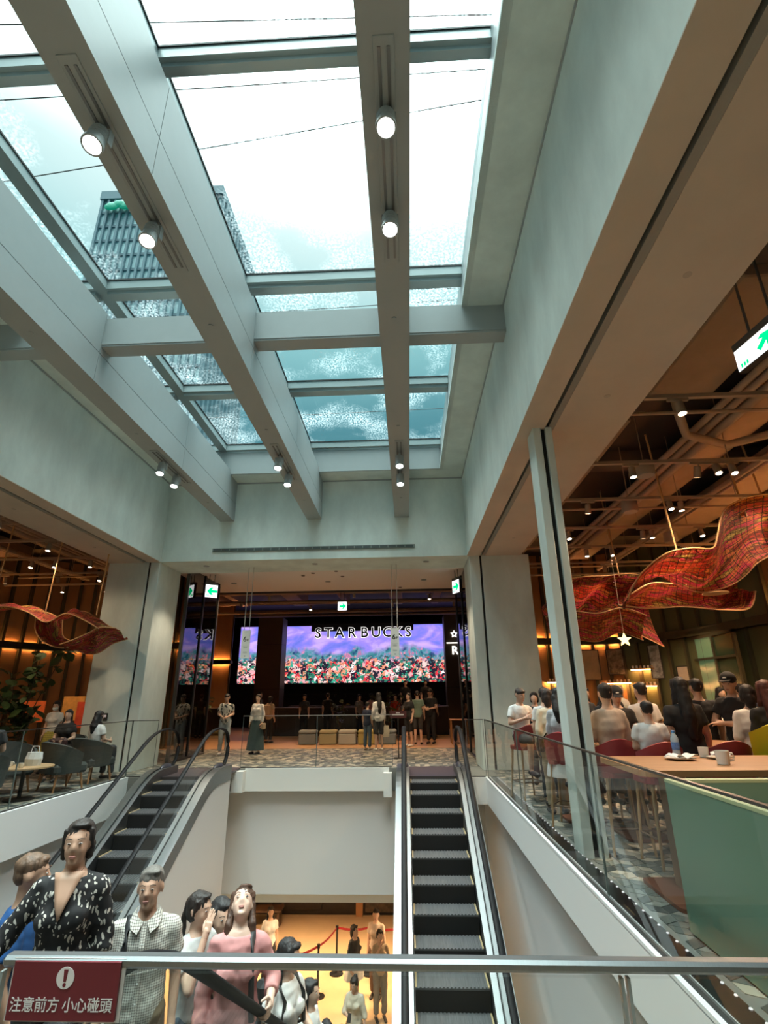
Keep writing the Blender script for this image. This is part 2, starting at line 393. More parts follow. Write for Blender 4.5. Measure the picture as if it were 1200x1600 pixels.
def column(x0, x1, gx, label, nm):
    mb = MB(); mb.bb(x0, gx-.025, 12.25, 13.5, 0, 4.72, .008); mb.bb(gx-.025, gx+.025, 12.31, 13.5, 0, 4.72); mb.bb(gx+.025, x1, 12.25, 13.5, 0, 4.72, .008)
    c = struct(nm, mb, M_PL, label, 'column')
    obj('groove', MB().bb(gx-.024, gx+.024, 12.285, 12.31, 0, 4.72), M_BLK, c)
    return c
column(1.55, 2.98, 1.82, 'grey plaster column right of the far opening', 'wall_column')
cl = column(-7.42, -6.12, -6.38, 'grey plaster column left of the far opening', 'wall_column')
sw = thing('wall_switch', 'small dark switch plate on the left plaster column', 'switch', (-6.88, 12.235, 1.13))
obj('plate', MB().bb(-.05, .05, -.014, .014, -.08, .08, .006), M_DK, sw); obj('button', MB().bb(-.025, .025, -.022, -.012, -.005, .045), glow('switch_light', (1, .8, .7), .18), sw)
mb = MB(); mb.bb(1.66, 1.76, 5.9, 6.2, 0, 4.72, .006); mb.bb(1.76, 1.815, 5.97, 6.15, 0, 4.72); mb.bb(1.815, 1.90, 5.9, 6.2, 0, 4.72, .006)
p = struct('wall_post', mb, M_PL, 'slim grey post with a black slot beside the glass balustrade', 'post')
obj('groove', MB().bb(1.761, 1.814, 5.945, 5.969, 0, 4.72), M_BLK, p)
for i, x in enumerate((-5.14, -2.32, .52)):
    t = thing('recessed_downlight', ['lit downlight under the lintel at its left end', 'lit downlight under the middle of the lintel', 'lit downlight under the lintel at its right end'][i], 'ceiling light', (x, 12.76, 4.72), group='downlights under the lintel')
    obj('trim_ring', MB().lathe([(.075, -.012), (.075, .0), (.05, .0), (.05, -.012)], n=20), M_WH, t)
    obj('lamp', MB().cyl((0, 0, -.006), (0, 0, -.001), .05, n=20), M_LENS, t)
    spot('downlight_beam', (x, 12.76, 4.68), 110, (1, .8, .58), 90)
# ------------------------------------------------------------------ skylight: roof, curbs, beams, mullions, panes
mb = MB()
mb.bb(.90, 1.5, Y0, 12.25, 6.8, 6.86); mb.bb(-6.1, -5.5, Y0, 12.25, 6.8, 6.86); mb.bb(-5.5, .9, 11.7, 12.25, 6.8, 6.86)
ce = struct('ceiling', mb, M_PL, 'grey plaster strip ceiling round the skylight', 'ceiling')
mb = MB(); mb.bb(-15, -5.62, Y0-1, 36, 6.86, 7.5); mb.bb(1.02, 10.5, Y0-1, 36, 6.86, 7.5); mb.bb(-5.7, 1.1, 11.74, 36, 6.86, 7.5); mb.bb(-5.7, 1.1, Y0-1.2, Y0+.1, 6.86, 7.5)
struct('roof', mb, M_DK, 'flat roof slab round the skylight', 'roof')
mb = MB()
for xs in ((.90, .985), (-5.585, -5.5)):
    mb.prism([(xs[0], 6.8), (xs[1], 6.8), (xs[1]+.04*(1 if xs[0] > 0 else 1), 7.55), (xs[0]+.06*(1 if xs[0] > 0 else -.6), 7.55)], Y0, 11.74)
mb.bb(-5.5, .92, 11.66, 11.74, 6.8, 7.5)
struct('trim_5', mb, M_WH, 'white upstand curb round the skylight', 'trim')
def beam(x0, x1, label, tracks):
    b = struct('ceiling_beam', MB().bb(x0+.012, x1-.012, Y0, 12.25, 5.765, 6.9), M_DK, label, 'beam')
    ys = (Y0, -.1, 3.1, 6.02, 9.05, 12.25)
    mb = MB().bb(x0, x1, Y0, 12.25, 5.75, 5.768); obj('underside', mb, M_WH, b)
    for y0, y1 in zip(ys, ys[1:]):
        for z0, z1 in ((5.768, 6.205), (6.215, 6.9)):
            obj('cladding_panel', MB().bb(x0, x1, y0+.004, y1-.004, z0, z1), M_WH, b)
    xc = (x0+x1)/2
    for y0, y1 in tracks:
        mb = MB().bb(xc-.075, xc+.075, y0, y1, 5.738, 5.752, .003); obj('track_trim', mb, M_WH, b)
        mb = MB().bb(xc-.045, xc-.022, y0+.06, y1-.06, 5.730, 5.742).bb(xc+.022, xc+.045, y0+.06, y1-.06, 5.730, 5.742); obj('track_rail', mb, mat('track_rail_grey', (.22, .22, .22), .4, metal=.6), b)
    for y in (5.0, 7.6, 10.9):
        obj('sprinkler_cap', MB().cyl((xc, y, 5.738), (xc, y, 5.751), .028, n=14), M_WH, b)
    return b
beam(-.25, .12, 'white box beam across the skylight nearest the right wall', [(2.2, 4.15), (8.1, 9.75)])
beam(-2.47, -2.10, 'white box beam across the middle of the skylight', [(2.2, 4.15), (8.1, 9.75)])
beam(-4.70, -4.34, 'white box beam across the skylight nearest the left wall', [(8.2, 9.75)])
mb = MB()
for x0, x1 in ((-6.1, -4.70), (-4.34, -2.47), (-2.10, -.25), (.12, 1.5)):
    mb.bb(x0, x1, 6.04, 6.28, 6.33, 6.83); mb.bb(x0, x1, 6.03, 6.04, 6.36, 6.39)
struct('ceiling_beam', mb, M_WH, 'white cross beam below the skylight between the box beams', 'beam')
MX = [(-5.60, -5.46), (-4.68, -4.49), (-2.47, -2.33), (-.14, -.02), (.95, 1.05)]
MY = [(Y0-.1, Y0+.1), (-2.75, -2.57), (.12, .30), (3.15, 3.33), (6.08, 6.34), (8.93, 9.22), (11.60, 11.74)]
mb = MB()
for x0, x1 in MX: mb.bb(x0, x1, Y0, 11.74, 7.44, 7.60)
for y0, y1 in MY:
    for (a0, a1), (b0, b1) in zip(MX, MX[1:]): mb.bb(a1, b0, y0, y1, 7.44, 7.60); mb.bb(a1, b0, y0+.05, y1-.05, 7.38, 7.44)
sk = struct('window_1', mb, M_ALU, 'skylight frame of pale metal mullions over the atrium', 'skylight')
mb = MB()
for y0, y1 in MY:
    for x0, x1 in zip([m[1] for m in MX], [m[0] for m in MX[1:]]): mb.bb(x0, x1, y0-.012, y0, 7.585, 7.612)
for (x0, x1) in MX[1:]: mb.bb(x1, x1+.012, Y0, 11.6, 7.585, 7.612)
obj('gasket', mb, M_BLK, sk)
for (ya, y0), (y1, yb) in zip(MY, MY[1:]):
    for (xa, x0), (x1, xb) in zip(MX, MX[1:]):
        obj('pane', MB().bb(x0-.02, x1+.02, y0-.02, y1+.02, 7.60, 7.612), M_WET, sk)
for i, (a, b) in enumerate([((-2.84, 4.33, 9), (1.4, 4.31, 9)), ((-4.9, 5.2, 8.8), (-.75, 4.75, 8.8)), ((-4.0, 7.9, 9), (1.3, 8.04, 9)), ((-3.0, 3.61, 9), (-.4, 3.7, 9)), ((-4.0, 8.5, 9), (1.3, 8.35, 9)), ((-5, 12.6, 9), (1.4, 12.5, 9))]):
    A, B = Vector(a), Vector(b); d = (B-A); A = A+d*((-6.3-A.x)/d.x); B = B+d*((1.9-B.x)/d.x)
    t = thing('cable', ['thin dark cable above the glass, upper of the near pair', 'thin dark cable above the glass, lower slanting of the near pair', 'thin dark cable above the panes just before the cross beam', 'thin dark cable over the topmost large pane', 'thin dark cable above the far side of the cross beam', 'thin dark cable above the last panes'][i], 'cable', tuple(A), group='cables over the skylight')
    obj('wire', MB().tube([(0, 0, 0), (B-A)/2-Vector((0, 0, .03)), B-A], .008, 6), M_DK, t)
    obj('post', MB().cyl((0, 0, .02), (0, 0, 7.5-A.z), .02, n=8), M_DK, t); obj('post', MB().cyl(B-A+Vector((0, 0, .02)), (B.x-A.x, B.y-A.y, 7.5-A.z), .02, n=8), M_DK, t)
# tower behind the glass
tw = thing('tower_block', 'tall striped office tower seen blurred through the wet skylight', 'building', (-44.5, 80, 0))
M_TW = mat('tower_glass', (.62, .80, .84), .35, var=.25, scale=.12); M_TF = mat('tower_fin', (.17, .28, .32), .6)
obj('shaft', MB().bb(-11.5, 11.5, -10, 10, 0, 92), M_TW, tw)
for i in range(18): obj('fin', MB().bb(-11.5+i*1.29, -11.5+i*1.29+.42, -10.5, -10, 0, 91+(i % 3)*.6), M_TF, tw)
for i in range(12): obj('fin', MB().bb(11.5, 12, -10+i*1.7, -9.3+i*1.7, 0, 91.5), M_TF, tw)
mb = MB()
for k in range(26): mb.bb(-11.5, 11.5, -10.2, -9.9, k*3.5+.2, k*3.5+.7)
obj('floor_band', mb, mat('tower_band', (.16, .25, .29), .6), tw)
obj('parapet', MB().bb(-11.8, 11.8, -10.6, 10.3, 91, 93), M_TF, tw)
mb = MB()
for k in range(3): mb.ell((-8.9+k*1.4, -10.9, 88.6+(k == 1)*.5), (1.5, .3, 1.0), 2)
obj('emblem', mb, mat('green_emblem', (.0, .30, .19), .5, emit=(0, .35, .2), estr=.25), tw)
# ------------------------------------------------------------------ beam spotlights
def beam_spot(label, lit):
    t = thing('track_spotlight', label, 'spotlight', group='spotlights on the skylight beams')
    obj('stem', MB().cyl((0, 0, 0), (0, 0, -.05), .018), M_WH, t)
    obj('yoke', MB().bb(-.058, -.05, -.02, .02, -.15, -.04).bb(.05, .058, -.02, .02, -.15, -.04).bb(-.058, .058, -.02, .02, -.05, -.042), M_WH, t)
    M = Matrix.Rotation(R(18), 4, 'X')
    mb = MB(); prof = [(.03, -.045), (.048, -.06), (.052, -.20), (.060, -.205), (.060, -.235), (.050, -.235), (.046, -.215)]
    mb.lathe(prof, n=20); b = obj('housing', mb, M_WH, t, smooth=R(40)); b.rotation_euler = (R(-14), 0, 0)
    mb = MB(); mb.cyl((0, 0, -.220), (0, 0, -.2155), .045, n=20); l = obj('lens', mb, lit, b)
    mb = MB()
    for k in range(4): mb.lathe([(.0525, -.08-k*.02), (.0545, -.083-k*.02), (.0545, -.09-k*.02), (.0525, -.093-k*.02)], n=20)
    obj('cooling_rib', mb, M_WH, b, smooth=R(40))
    return t
sp0 = beam_spot('lit spotlight on the right box beam, second from the viewer', M_LENSW)
bxn = {-.065: 'right box beam', -2.285: 'middle box beam', -4.52: 'left box beam'}
first = True
for x, ys in ((-.065, (2.68, 3.56, 8.6, 9.45)), (-2.285, (2.69, 3.56, 8.54, 9.33)), (-4.52, (8.63, 9.24))):
    for i, y in enumerate(ys):
        lb = 'white spotlight under the %s, %s' % (bxn[x], (['nearest to the viewer', 'second from the viewer', 'third from the viewer', 'farthest from the viewer'] if len(ys) == 4 else ['the nearer of its two', 'the farther of its two'])[i])
        if first: o = sp0; o.location = (x, y, 5.735); o.scale = (1.32,)*3; o['label'] = lb; first = False
        else: o = dup(sp0, (x, y, 5.735), 0, lb)
        spot('beam_spot_light', (x, y-.06, 5.38), 110, (1, .96, .91), 95, (x+(.5 if x > -1 else -.2), y-.4, 0), .8)
# ------------------------------------------------------------------ vestibule beyond the lintel
vc = struct('ceiling', MB().bb(-6.6, 2.0, 13.55, 17.3, 4.92, 5.05), M_CEILW, 'pale flat ceiling behind the lintel with downlights', 'ceiling')
obj('edge_strip', MB().bb(-6.6, 2.0, 17.3, 17.36, 4.86, 5.05), M_DK, vc)
for i, x in enumerate((-5.44, -2.45, .55)):
    t = thing('recessed_downlight', ['lit downlight in the pale ceiling behind the lintel, left', 'lit downlight in the pale ceiling behind the lintel, middle', 'lit downlight in the pale ceiling behind the lintel, right'][i], 'ceiling light', (x, 15.85, 4.92), group='downlights in the vestibule')
    obj('trim_ring', MB().lathe([(.085, -.012), (.085, .0), (.06, .0), (.06, -.012)], n=20), M_WH, t)
    obj('lamp', MB().cyl((0, 0, -.006), (0, 0, -.001), .06, n=20), M_LENS, t)
    spot('downlight_beam', (x, 15.85, 4.86), 290, (1, .72, .45), 95)
for i, (x, y) in enumerate([(-3.05, 14.9), (-2.7, 14.6), (-2.0, 14.4), (-1.9, 15.1), (-.2, 16.9)]):
    t = thing('smoke_detector', 'small dark sensor on the pale ceiling, %s' % ['leftmost', 'second from left', 'third from left', 'fourth from left', 'rightmost near the edge'][i], 'detector', (x, y, 4.92), group='ceiling sensors')
    obj('base', MB().cyl((0, 0, -.012), (0, 0, 0), .07, n=16), M_CEILW, t); obj('cap', MB().lathe([(.05, -.03), (.055, -.012)], n=16), mat('sensor_grey', (.2, .16, .13), .6), t)
def glazed_screen(x, label, y0, y1, n):
    t = thing('glass_partition', label, 'partition', (x, y0, 0))
    L_ = (y1-y0)/n
    for i in range(n): obj('pane', MB().bb(-.01, .01, i*L_+.03, (i+1)*L_-.03, .06, 4.9), glass('tinted_mirror_glass', (.30, .30, .28), .02, 2.6), t)
    for i in range(n+1): obj('mullion', MB().bb(-.04, .04, i*L_-.03, i*L_+.03, 0, 4.92), mat('dark_bronze', (.06, .055, .05), .35, metal=.7), t)
    obj('rail', MB().bb(-.04, .04, 0, y1-y0, 0, .06), mat('dark_bronze', (.06, .055, .05), .35, metal=.7), t)
    return t
glazed_screen(-5.93, 'dark reflecting glass partition on the left behind the lintel', 13.6, 15.9, 2)
glazed_screen(1.66, 'dark reflecting glass partition on the right behind the lintel', 13.6, 17.2, 2)
# ------------------------------------------------------------------ glass balustrades
M_CAPD = mat('balustrade_cap', (.10, .10, .095), .3, metal=.8)
M_CAPL = mat('balustrade_cap_bright', (.55, .53, .50), .3, metal=.9)
def balustrade(label, x0, y0, x1, y1, n, h=1.07, cap=M_CAPD, gaps=.012):
    A, B = Vector((x0, y0, 0)), Vector((x1, y1, 0)); d = (B-A)/n; ang = math.atan2(d.y, d.x); ln = d.length
    t = thing('glass_balustrade', label, 'balustrade', (x0, y0, 0), ang)
    for i in range(n): obj('glass_panel', MB().bb(i*ln+gaps/2, (i+1)*ln-gaps/2, -.008, .008, .0, h), M_GL, t)
    obj('cap_rail', MB().bb(0, ln*n, -.014, .014, h, h+.014), cap, t)
    obj('base_channel', MB().bb(.02, ln*n-.02, -.016, .016, .012, .03), M_DK, t)
    mb = MB()
    for i in range(n+1): mb.bb(i*ln-.006 if i else 0, i*ln+.006 if i < n else ln*n, -.0085, .0085, .035, h)
    obj('edge_seal', mb, mat('glass_edge', (.16, .19, .18), .2), t)
    return t
balustrade('long glass balustrade along the right cafe edge of the void', 1.50, 11.2, 1.50, -1.6, 4, 1.04)
balustrade('short glass balustrade between the right escalator and the right cafe', 1.12, 11.22, 1.47, 11.22, 1, 1.04)
balustrade('glass balustrade along the far edge between the two escalators', -3.86, 12.75, -.40, 12.75, 2, 1.1, M_CAPL)
balustrade('long glass balustrade along the left lounge edge of the void', -5.80, 11.4, -5.80, -1.6, 4)
balustrade('short glass balustrade left of the left escalator', -5.80, 11.42, -5.25, 11.42, 1)
ed = thing('floor_edge_light_strip', 'dark floor edge strip with a row of small white studs beside the right balustrade', 'edge strip', (1.60, Y0, 0))
obj('strip', MB().bb(-.06, .07, 0, 15.2, .012, .018), mat('edge_strip_metal', (.05, .05, .05), .25, metal=.7), ed)
stud = MB().lathe([(.0095, 0), (.008, .005)], n=10).mesh('stud', glow('stud_light', (1, 1, 1), .6))
for i in range(80): link('stud', stud, ed, (.062, 5.2+i*.125, .018))
# ------------------------------------------------------------------ escalators
T30 = math.tan(R(30)); RISE = 5.0
M_STEP = mat('step_tread', (.085, .087, .09), .6, metal=0, var=.3, scale=60, stretch=(1, .05, 1))
M_RISER = mat('step_riser', (.006, .006, .006), .6)
M_YEL = mat('step_edge_line', (.42, .32, .17), .5)
def prof(u, u0=.35):
    """height of the step line at distance u past the comb, with rounded ends"""
    a = .45; ub = u0+RISE/T30
    def ramp(v): return 0 if v < -a else (v if v > a else (v+a)**2/(4*a))
    return -T30*(ramp(u-u0)-ramp(u-ub))
def strip(mb, us, lo, hi, x0, x1, dz=0):
    """solid band following the incline between x0 and x1"""
    ring = [[(x0, u, prof(u)+lo), (x1, u, prof(u)+lo), (x1, u, prof(u)+hi), (x0, u, prof(u)+hi)] for u in us]
    V = [[mb.bm.verts.new(p) for p in r] for r in ring]
    for A, B in zip(V, V[1:]):
        for k in range(4): mb._f([A[k], A[(k+1) % 4], B[(k+1) % 4], B[k]])
    mb._f(V[0][::-1]); mb._f(V[-1])
def escalator(label, loc, rz, w=.93, clad_low=None, hand_h=.90, newel=-.95, clad_sides=(-1, 1), deckmat=M_STEEL):
    t = thing('escalator', label, 'escalator', loc, rz)
    UE = .35+RISE/T30; U = [newel+i*.15 for i in range(int((UE+1.6-newel)/.15)+1)]
    hw = w/2
    mb = MB(); mb.bb(-hw-.22, hw+.22, newel-.75, -.12, -.03, .014); obj('landing_plate', mb, mat('landing_plate', (.12, .10, .11), .4, metal=.7, bump=.3, bscale=60), t)
    mb = MB(); mb.bb(-hw, hw, -.12, .02, -.03, .018)
    for i in range(30): mb.bb(-hw+i*w/30+.004, -hw+i*w/30+.02, -.12, .04, .018, .024)
    obj('comb_plate', mb, mat('comb_metal', (.16, .14, .14), .35, metal=.8), t)
    # steps
    mb = MB(); d = .40
    mb.mi = 0; mb.bb(-hw+.02, hw-.02, 0, d, -.02, 0)
    for i in range(18): mb.bb(-hw+.05+i*(w-.1)/18, -hw+.05+i*(w-.1)/18+(w-.1)/36, .005, d-.005, 0, .008)
    mb.mi = 1; mb.bb(-hw+.02, hw-.02, d-.02, d-.002, -.26, -.02)
    mb.mi = 2; mb.bb(-hw+.02, -hw+.04, .01, d-.005, 0, .009).bb(hw-.04, hw-.02, .01, d-.005, 0, .009)
    sm = mb.mesh('step', [M_STEP, M_RISER, M_YEL])
    n = int((UE+.6)/d)
    for i in range(n):
        u = .03+i*d; link('step', sm, t, (0, u, prof(u+d*.5)-.004))
    for s in (-1, 1):
        mb = MB(); strip(mb, U, -.30, .13, s*hw, s*(hw+.015)); obj('inner_skirt', mb, M_STEEL, t)
        mb = MB(); strip(mb, U, .13, .16, s*(hw+.0), s*(hw+.075)); obj('inner_deck', mb, deckmat, t)
        mb = MB(); strip(mb, U, .125, .165, s*(hw+.105), s*(hw+.25)); obj('outer_deck', mb, deckmat, t)
        mb = MB(); strip(mb, U, -.12, .125, s*(hw+.235), s*(hw+.25)); obj('outer_skirt', mb, deckmat, t)
        mb = MB(); strip(mb, U, .10, .14, s*(hw+.075), s*(hw+.105)); obj('glass_channel', mb, M_BLK, t)
        gx = s*(hw+.09)
        # glass panels, cut at right angles to the floor
        ng = 6; a0, a1 = newel+.30, UE+.9
        for g in range(ng):
            us = [a0+(a1-a0)*(g+k/6)/ng+(.006 if k == 0 else (-.006 if k == 6 else 0)) for k in range(7)]
            mb = MB(); strip(mb, us, .14, hand_h-.03, gx-.006, gx+.006); obj('glass_panel', mb, M_GL, t)
        r = hand_h/2-.08; zc = hand_h/2+.04; uc = newel+.30
        mb = MB()
        arc = [(gx, uc+.01, hand_h-.03)]+[(gx, uc-r*math.sin(a), zc-.02+(r-.02)*math.cos(a)) for a in [math.pi*k/8 for k in range(0, 9)]]+[(gx, uc+.01, .14)]
        A = [mb.bm.verts.new((p[0]-.006, p[1], p[2])) for p in arc]; B = [mb.bm.verts.new((p[0]+.006, p[1], p[2])) for p in arc]
        mb._f(A); mb._f(B[::-1])
        for k in range(len(arc)): mb._f([A[k], A[(k+1) % len(arc)], B[(k+1) % len(arc)], B[k]])
        obj('newel_glass', mb, M_GL, t)
        # handrail: newel curl, level part, incline, lower level part
        path = [(gx, uc+.25, .10)]+[(gx, uc-(r+.03)*math.sin(a), zc-(r+.01)*math.cos(a)) for a in [math.pi*k/10 for k in range(0, 11)]]
        path += [(gx, u, prof(u)+hand_h) for u in [uc+.12+i*.16 for i in range(int((UE+.7-uc)/.16)+1)]]
        ue = path[-1][1]; ze = -RISE
        path += [(gx, ue+(r+.03)*math.sin(a), ze+zc+(r+.01)*math.cos(a)) for a in [math.pi*k/10 for k in range(1, 11)]]
        mb = MB(); mb.tube(path, .020, 10, sx=2.1, up=None); obj('handrail', mb, M_RUB, t, smooth=True)
        if s in clad_sides:
            us = [u for u in U if u > -.9]
            mb = MB(); x0, x1 = s*(hw+.20), s*(hw+.235); V = []
            for u in us:
                top = prof(u)-.10; low = prof(u)-1.05
                if clad_low is not None: low = min(clad_low if u < 4.2 else 9, low)
                V.append([mb.bm.verts.new(p) for p in ((x0, u, low), (x1, u, low), (x1, u, top), (x0, u, top))])
            for A, B in zip(V, V[1:]):
                for k in range(4): mb._f([A[k], A[(k+1) % 4], B[(k+1) % 4], B[k]])
            mb._f(V[0][::-1]); mb._f(V[-1]); obj('truss_cladding', mb, M_WB, t)
    mb = MB(); strip(mb, [u for u in U if u > -.5], -1.05, -.95, -hw-.2, hw+.2); obj('soffit_cladding', mb, M_WB, t)
    # inlet boots where the handrail dives in
    for s in (-1, 1):
        mb = MB(); mb.ell((s*(hw+.09), newel+.42, .14), (.075, .26, .10), 2); obj('handrail_inlet', mb, mat('inlet_cover', (.05, .05, .06), .35), t, smooth=True)
    return t
# local +y runs down the slope: turn by 180 degrees for a flight that descends towards the viewer
escalator('right escalator with dark steps and black handrails running down towards the viewer', (.435, 11.35, 0), math.pi, newel=-.75)
escalator('left escalator with white side panel running down towards the viewer', (-4.55, 11.35, 0), math.pi, clad_low=-2.45, newel=-.75)
escalator('near escalator carrying people up towards the viewer', (-1.50, 1.60, 0), 0, w=1.10, hand_h=.80, newel=-.30)
# ------------------------------------------------------------------ near guard rail with warning sign
gr = thing('guard_rail', 'brushed steel guard rail on glass nearest to the viewer', 'rail', (-.86, 1.30, 0))
GR_W = 2.24
mb = MB().box((1.12, 0, .988), (2.24, .032, .021), bev=.006)
obj('top_rail', mb, M_STEEL, gr)
for a, b in ((.0, 1.265), (1.285, 2.23)): obj('glass_panel', MB().bb(a, b, -.006, .006, -.0, .969), M_GL, gr)
for a in (-.004, 1.2655, 1.2785): obj('edge_seal', MB().bb(a, a+.006, -.007, .007, 0, .969), mat('glass_edge_bright', (.30, .33, .32), .25), gr)
obj('base_channel', MB().bb(0, 2.24, -.03, .03, -.05, .05), M_STEEL, gr)
sg = thing('warning_sign', 'dark red warning sign with white characters fixed to the near glass', 'sign', (-.715, 1.283, .944))
obj('plate', MB().bb(-.112, .112, -.003, .003, -.048, .048), mat('sign_red', (.16, .012, .022), .4, var=.05), sg)
obj('clear_cover', MB().bb(-.118, .120, .003, .006, -.052, .052), mat('sign_backing', (.55, .52, .50), .4), sg)
M_SW = mat('sign_white', (.80, .74, .72), .5)
mb = MB(); mb.cyl((0, -.0035, .022), (0, -.0045, .022), .0185, n=28); o = obj('symbol_disc', mb, M_SW, sg)
mb = MB(); mb.prism([(-.0045, .036), (.0045, .036), (.0026, .016), (-.0026, .016)], -.0052, -.0044, 'y'); mb.cyl((0, -.0044, .0105), (0, -.0052, .0105), .0034, n=14)
obj('exclamation_mark', mb, mat('sign_red', (.16, .012, .022), .4), sg)
for s_, x_ in (('注意前方', -.0555), ('小心碰頭', .0535)):
    me = text_mesh(s_, .0258, .0004, M_SW, offset=.00015, name='characters')
    o = link('characters', me, sg, (x_, -.0042, -.0235), (R(90), 0, 0))
# ------------------------------------------------------------------ shells of the two cafes and the far hall
struct('ceiling', MB().bb(2.8, 10.0, Y0, 17.3, 6.3, 6.45), M_DK, 'dark open ceiling slab over the right cafe', 'ceiling')
struct('ceiling', MB().bb(-15, -7.4, Y0, 17.3, 6.3, 6.45), M_DK, 'dark open ceiling slab over the left lounge', 'ceiling')
struct('ceiling', MB().bb(-15, 10.0, 17.3, 34, 6.3, 6.45), M_DK, 'dark open ceiling slab over the far hall', 'ceiling')
struct('wall_far', MB().bb(-15, 10, 33.8, 34, 0, 6.4), M_DK, 'dark end wall behind the big screen', 'wall')
struct('wall_east', MB().bb(9.8, 10, Y0, 34, 0, 6.4), M_DK, 'dark outer wall of the right cafe', 'wall')
struct('wall_west', MB().bb(-15, -14.8, Y0, 34, 0, 6.4), M_DK, 'dark outer wall of the left lounge', 'wall')
M_PAN = mat('bronze_wall_panel', (.33, .175, .075), .45, var=.14, scale=2, stretch=(1, 1, .3))
M_RIB = mat('dark_green_rib', (.045, .042, .022), .5)
M_GRN = mat('green_wall_panel', (.075, .085, .04), .5, var=.1, scale=2)
def panel_wall(nm, path, label, green=(), led=True, led_mat=M_LED):
    P = [Vector((x, y, 0)) for x, y in path]
    mb = MB(); C0 = sum(P, Vector())/len(P)
    w = None
    for i, (a, b) in enumerate(zip(P, P[1:])):
        d = (b-a); ln = d.length; ang = math.atan2(d.y, d.x); mid = (a+b)/2; Mr = Matrix.Rotation(ang, 4, 'Z')
        if w is None:
            core = MB()
            for a2, b2 in zip(P, P[1:]):
                d2 = b2-a2; core.box((a2+b2)/2+Vector((0, 0, 3.1)), (d2.length, .06, 6.2), math.atan2(d2.y, d2.x))
            w = struct(nm, core, M_RIB, label, 'wall')
        m_ = M_GRN if i in green else M_PAN
        nr0 = Mr @ Vector((0, -1, 0)); nr0 = nr0 if nr0.dot(Vector((-2.3, 6, 0))-mid) > 0 else -nr0
        for z0, z1 in ((.05, 3.05), (3.32, 6.15)):
            mb = MB(); mb.box(mid+Vector((0, 0, (z0+z1)/2)), (ln-.12, .10, z1-z0), M=Mr); obj('panel', mb, m_, w)
        mb = MB(); mb.box(a+Vector((0, 0, 3.1)), (.09, .26, 6.2), M=Mr); obj('rib', mb, M_RIB, w)
        mb = MB(); mb.box(mid+Vector((0, 0, 3.18)), (ln+.04, .36, .12), M=Mr); mb.box(mid+nr0*.17+Vector((0, 0, 3.18)), (ln+.04, .02, .22), M=Mr); obj('ledge', mb, M_RIB, w)
        if led and i not in green:
            nrm = Mr @ Vector((0, -1, 0)); 
            if nrm.dot(Vector((-2.3, 6, 0))-mid) < 0: nrm = -nrm
            mb = MB()
            for z in (3.25, 3.11): mb.box(mid+nrm*.09+Vector((0, 0, z)), (ln-.2, .03, .012), M=Mr)
            obj('led_strip', mb, led_mat, w)
    return w
pr = [(p.x, p.y) for p in catmull([(2.95, 17.55, 0), (4.3, 17.95, 0), (6.0, 18.25, 0), (7.4, 17.7, 0), (8.35, 16.2, 0), (8.75, 13.6, 0), (8.85, 10, 0), (8.85, 6, 0), (8.85, 2, 0)], 27)]
panel_wall('wall_panelled_right', pr, 'curved bronze panelled wall with amber light strips around the right cafe', green=(9, 10, 11, 12, 13, 14, 15, 16))
pl = [(-4.6-x, y) for x, y in pr]
panel_wall('wall_panelled_left', pl, 'curved bronze panelled wall with amber light strips around the left lounge', led_mat=glow('amber_led_dim', (1, .42, .12), 40))
panel_wall('wall_panelled_far', [(-14.2, 26), (-13.1, 26), (-12.0, 26), (-10.9, 26), (-9.8, 26), (-8.72, 26)], 'bronze panelled wall with an amber ledge left of the screen')
w2 = struct('window_2', MB().bb(8.36, 8.44, 13.9, 16.1, 1.15, 1.25).bb(8.36, 8.44, 13.9, 16.1, 2.98, 3.06).bb(8.36, 8.44, 13.9, 14.0, 1.15, 3.06).bb(8.36, 8.44, 16.0, 16.1, 1.15, 3.06).bb(8.36, 8.44, 14.9, 15.0, 1.25, 2.98), M_RIB, 'green tinted interior window on the right wall', 'window')
M_GP = mat('green_pane', (.12, .20, .11), .25, emit=(.25, .45, .22), estr=.10); obj('pane', MB().bb(8.39, 8.41, 15.0, 16.0, 1.25, 2.98), M_GP, w2); obj('pane', MB().bb(8.39, 8.41, 14.0, 14.9, 1.25, 2.98), mat('dark_green_pane', (.02, .045, .025), .2), w2)
obj('transom', MB().bb(8.35, 8.45, 13.95, 16.05, 2.38, 2.44), M_RIB, w2)
# ------------------------------------------------------------------ exposed services under the cafe ceilings
ORD = ['first', 'second', 'third', 'fourth', 'fifth', 'sixth', 'seventh', 'eighth', 'ninth', 'tenth']
def cafe_spot():
    t = thing('ceiling_spotlight', 'x', 'spotlight')
    obj('adapter', MB().bb(-.13, .13, -.02, .02, -.04, 0, .004), M_PIPE, t)
    b = obj('housing', MB().lathe([(.035, -.06), (.05, -.07), (.055, -.24), (.05, -.245), (.043, -.225)], n=14), M_PIPE, t, smooth=R(40))
    obj('stem', MB().cyl((0, 0, -.04), (0, 0, -.08), .012, n=8), M_PIPE, t)
    obj('lens', MB().cyl((0, 0, -.238), (0, 0, -.232), .042, n=14), M_LENS, b)
    return t
CS0 = cafe_spot(); cs_used = [False]
def put_cafe_spot(loc, rz, tilt, label, group, scale=1.0):
    o = CS0 if not cs_used[0] else dup(CS0, loc, rz, scale=scale)
    cs_used[0] = True; o.location = loc; o.rotation_euler = (0, 0, rz); o['label'] = label; o['group'] = group
    for c in o.children:
        if c.name.startswith('housing'): c.rotation_euler = (tilt, 0, 0)
    return o
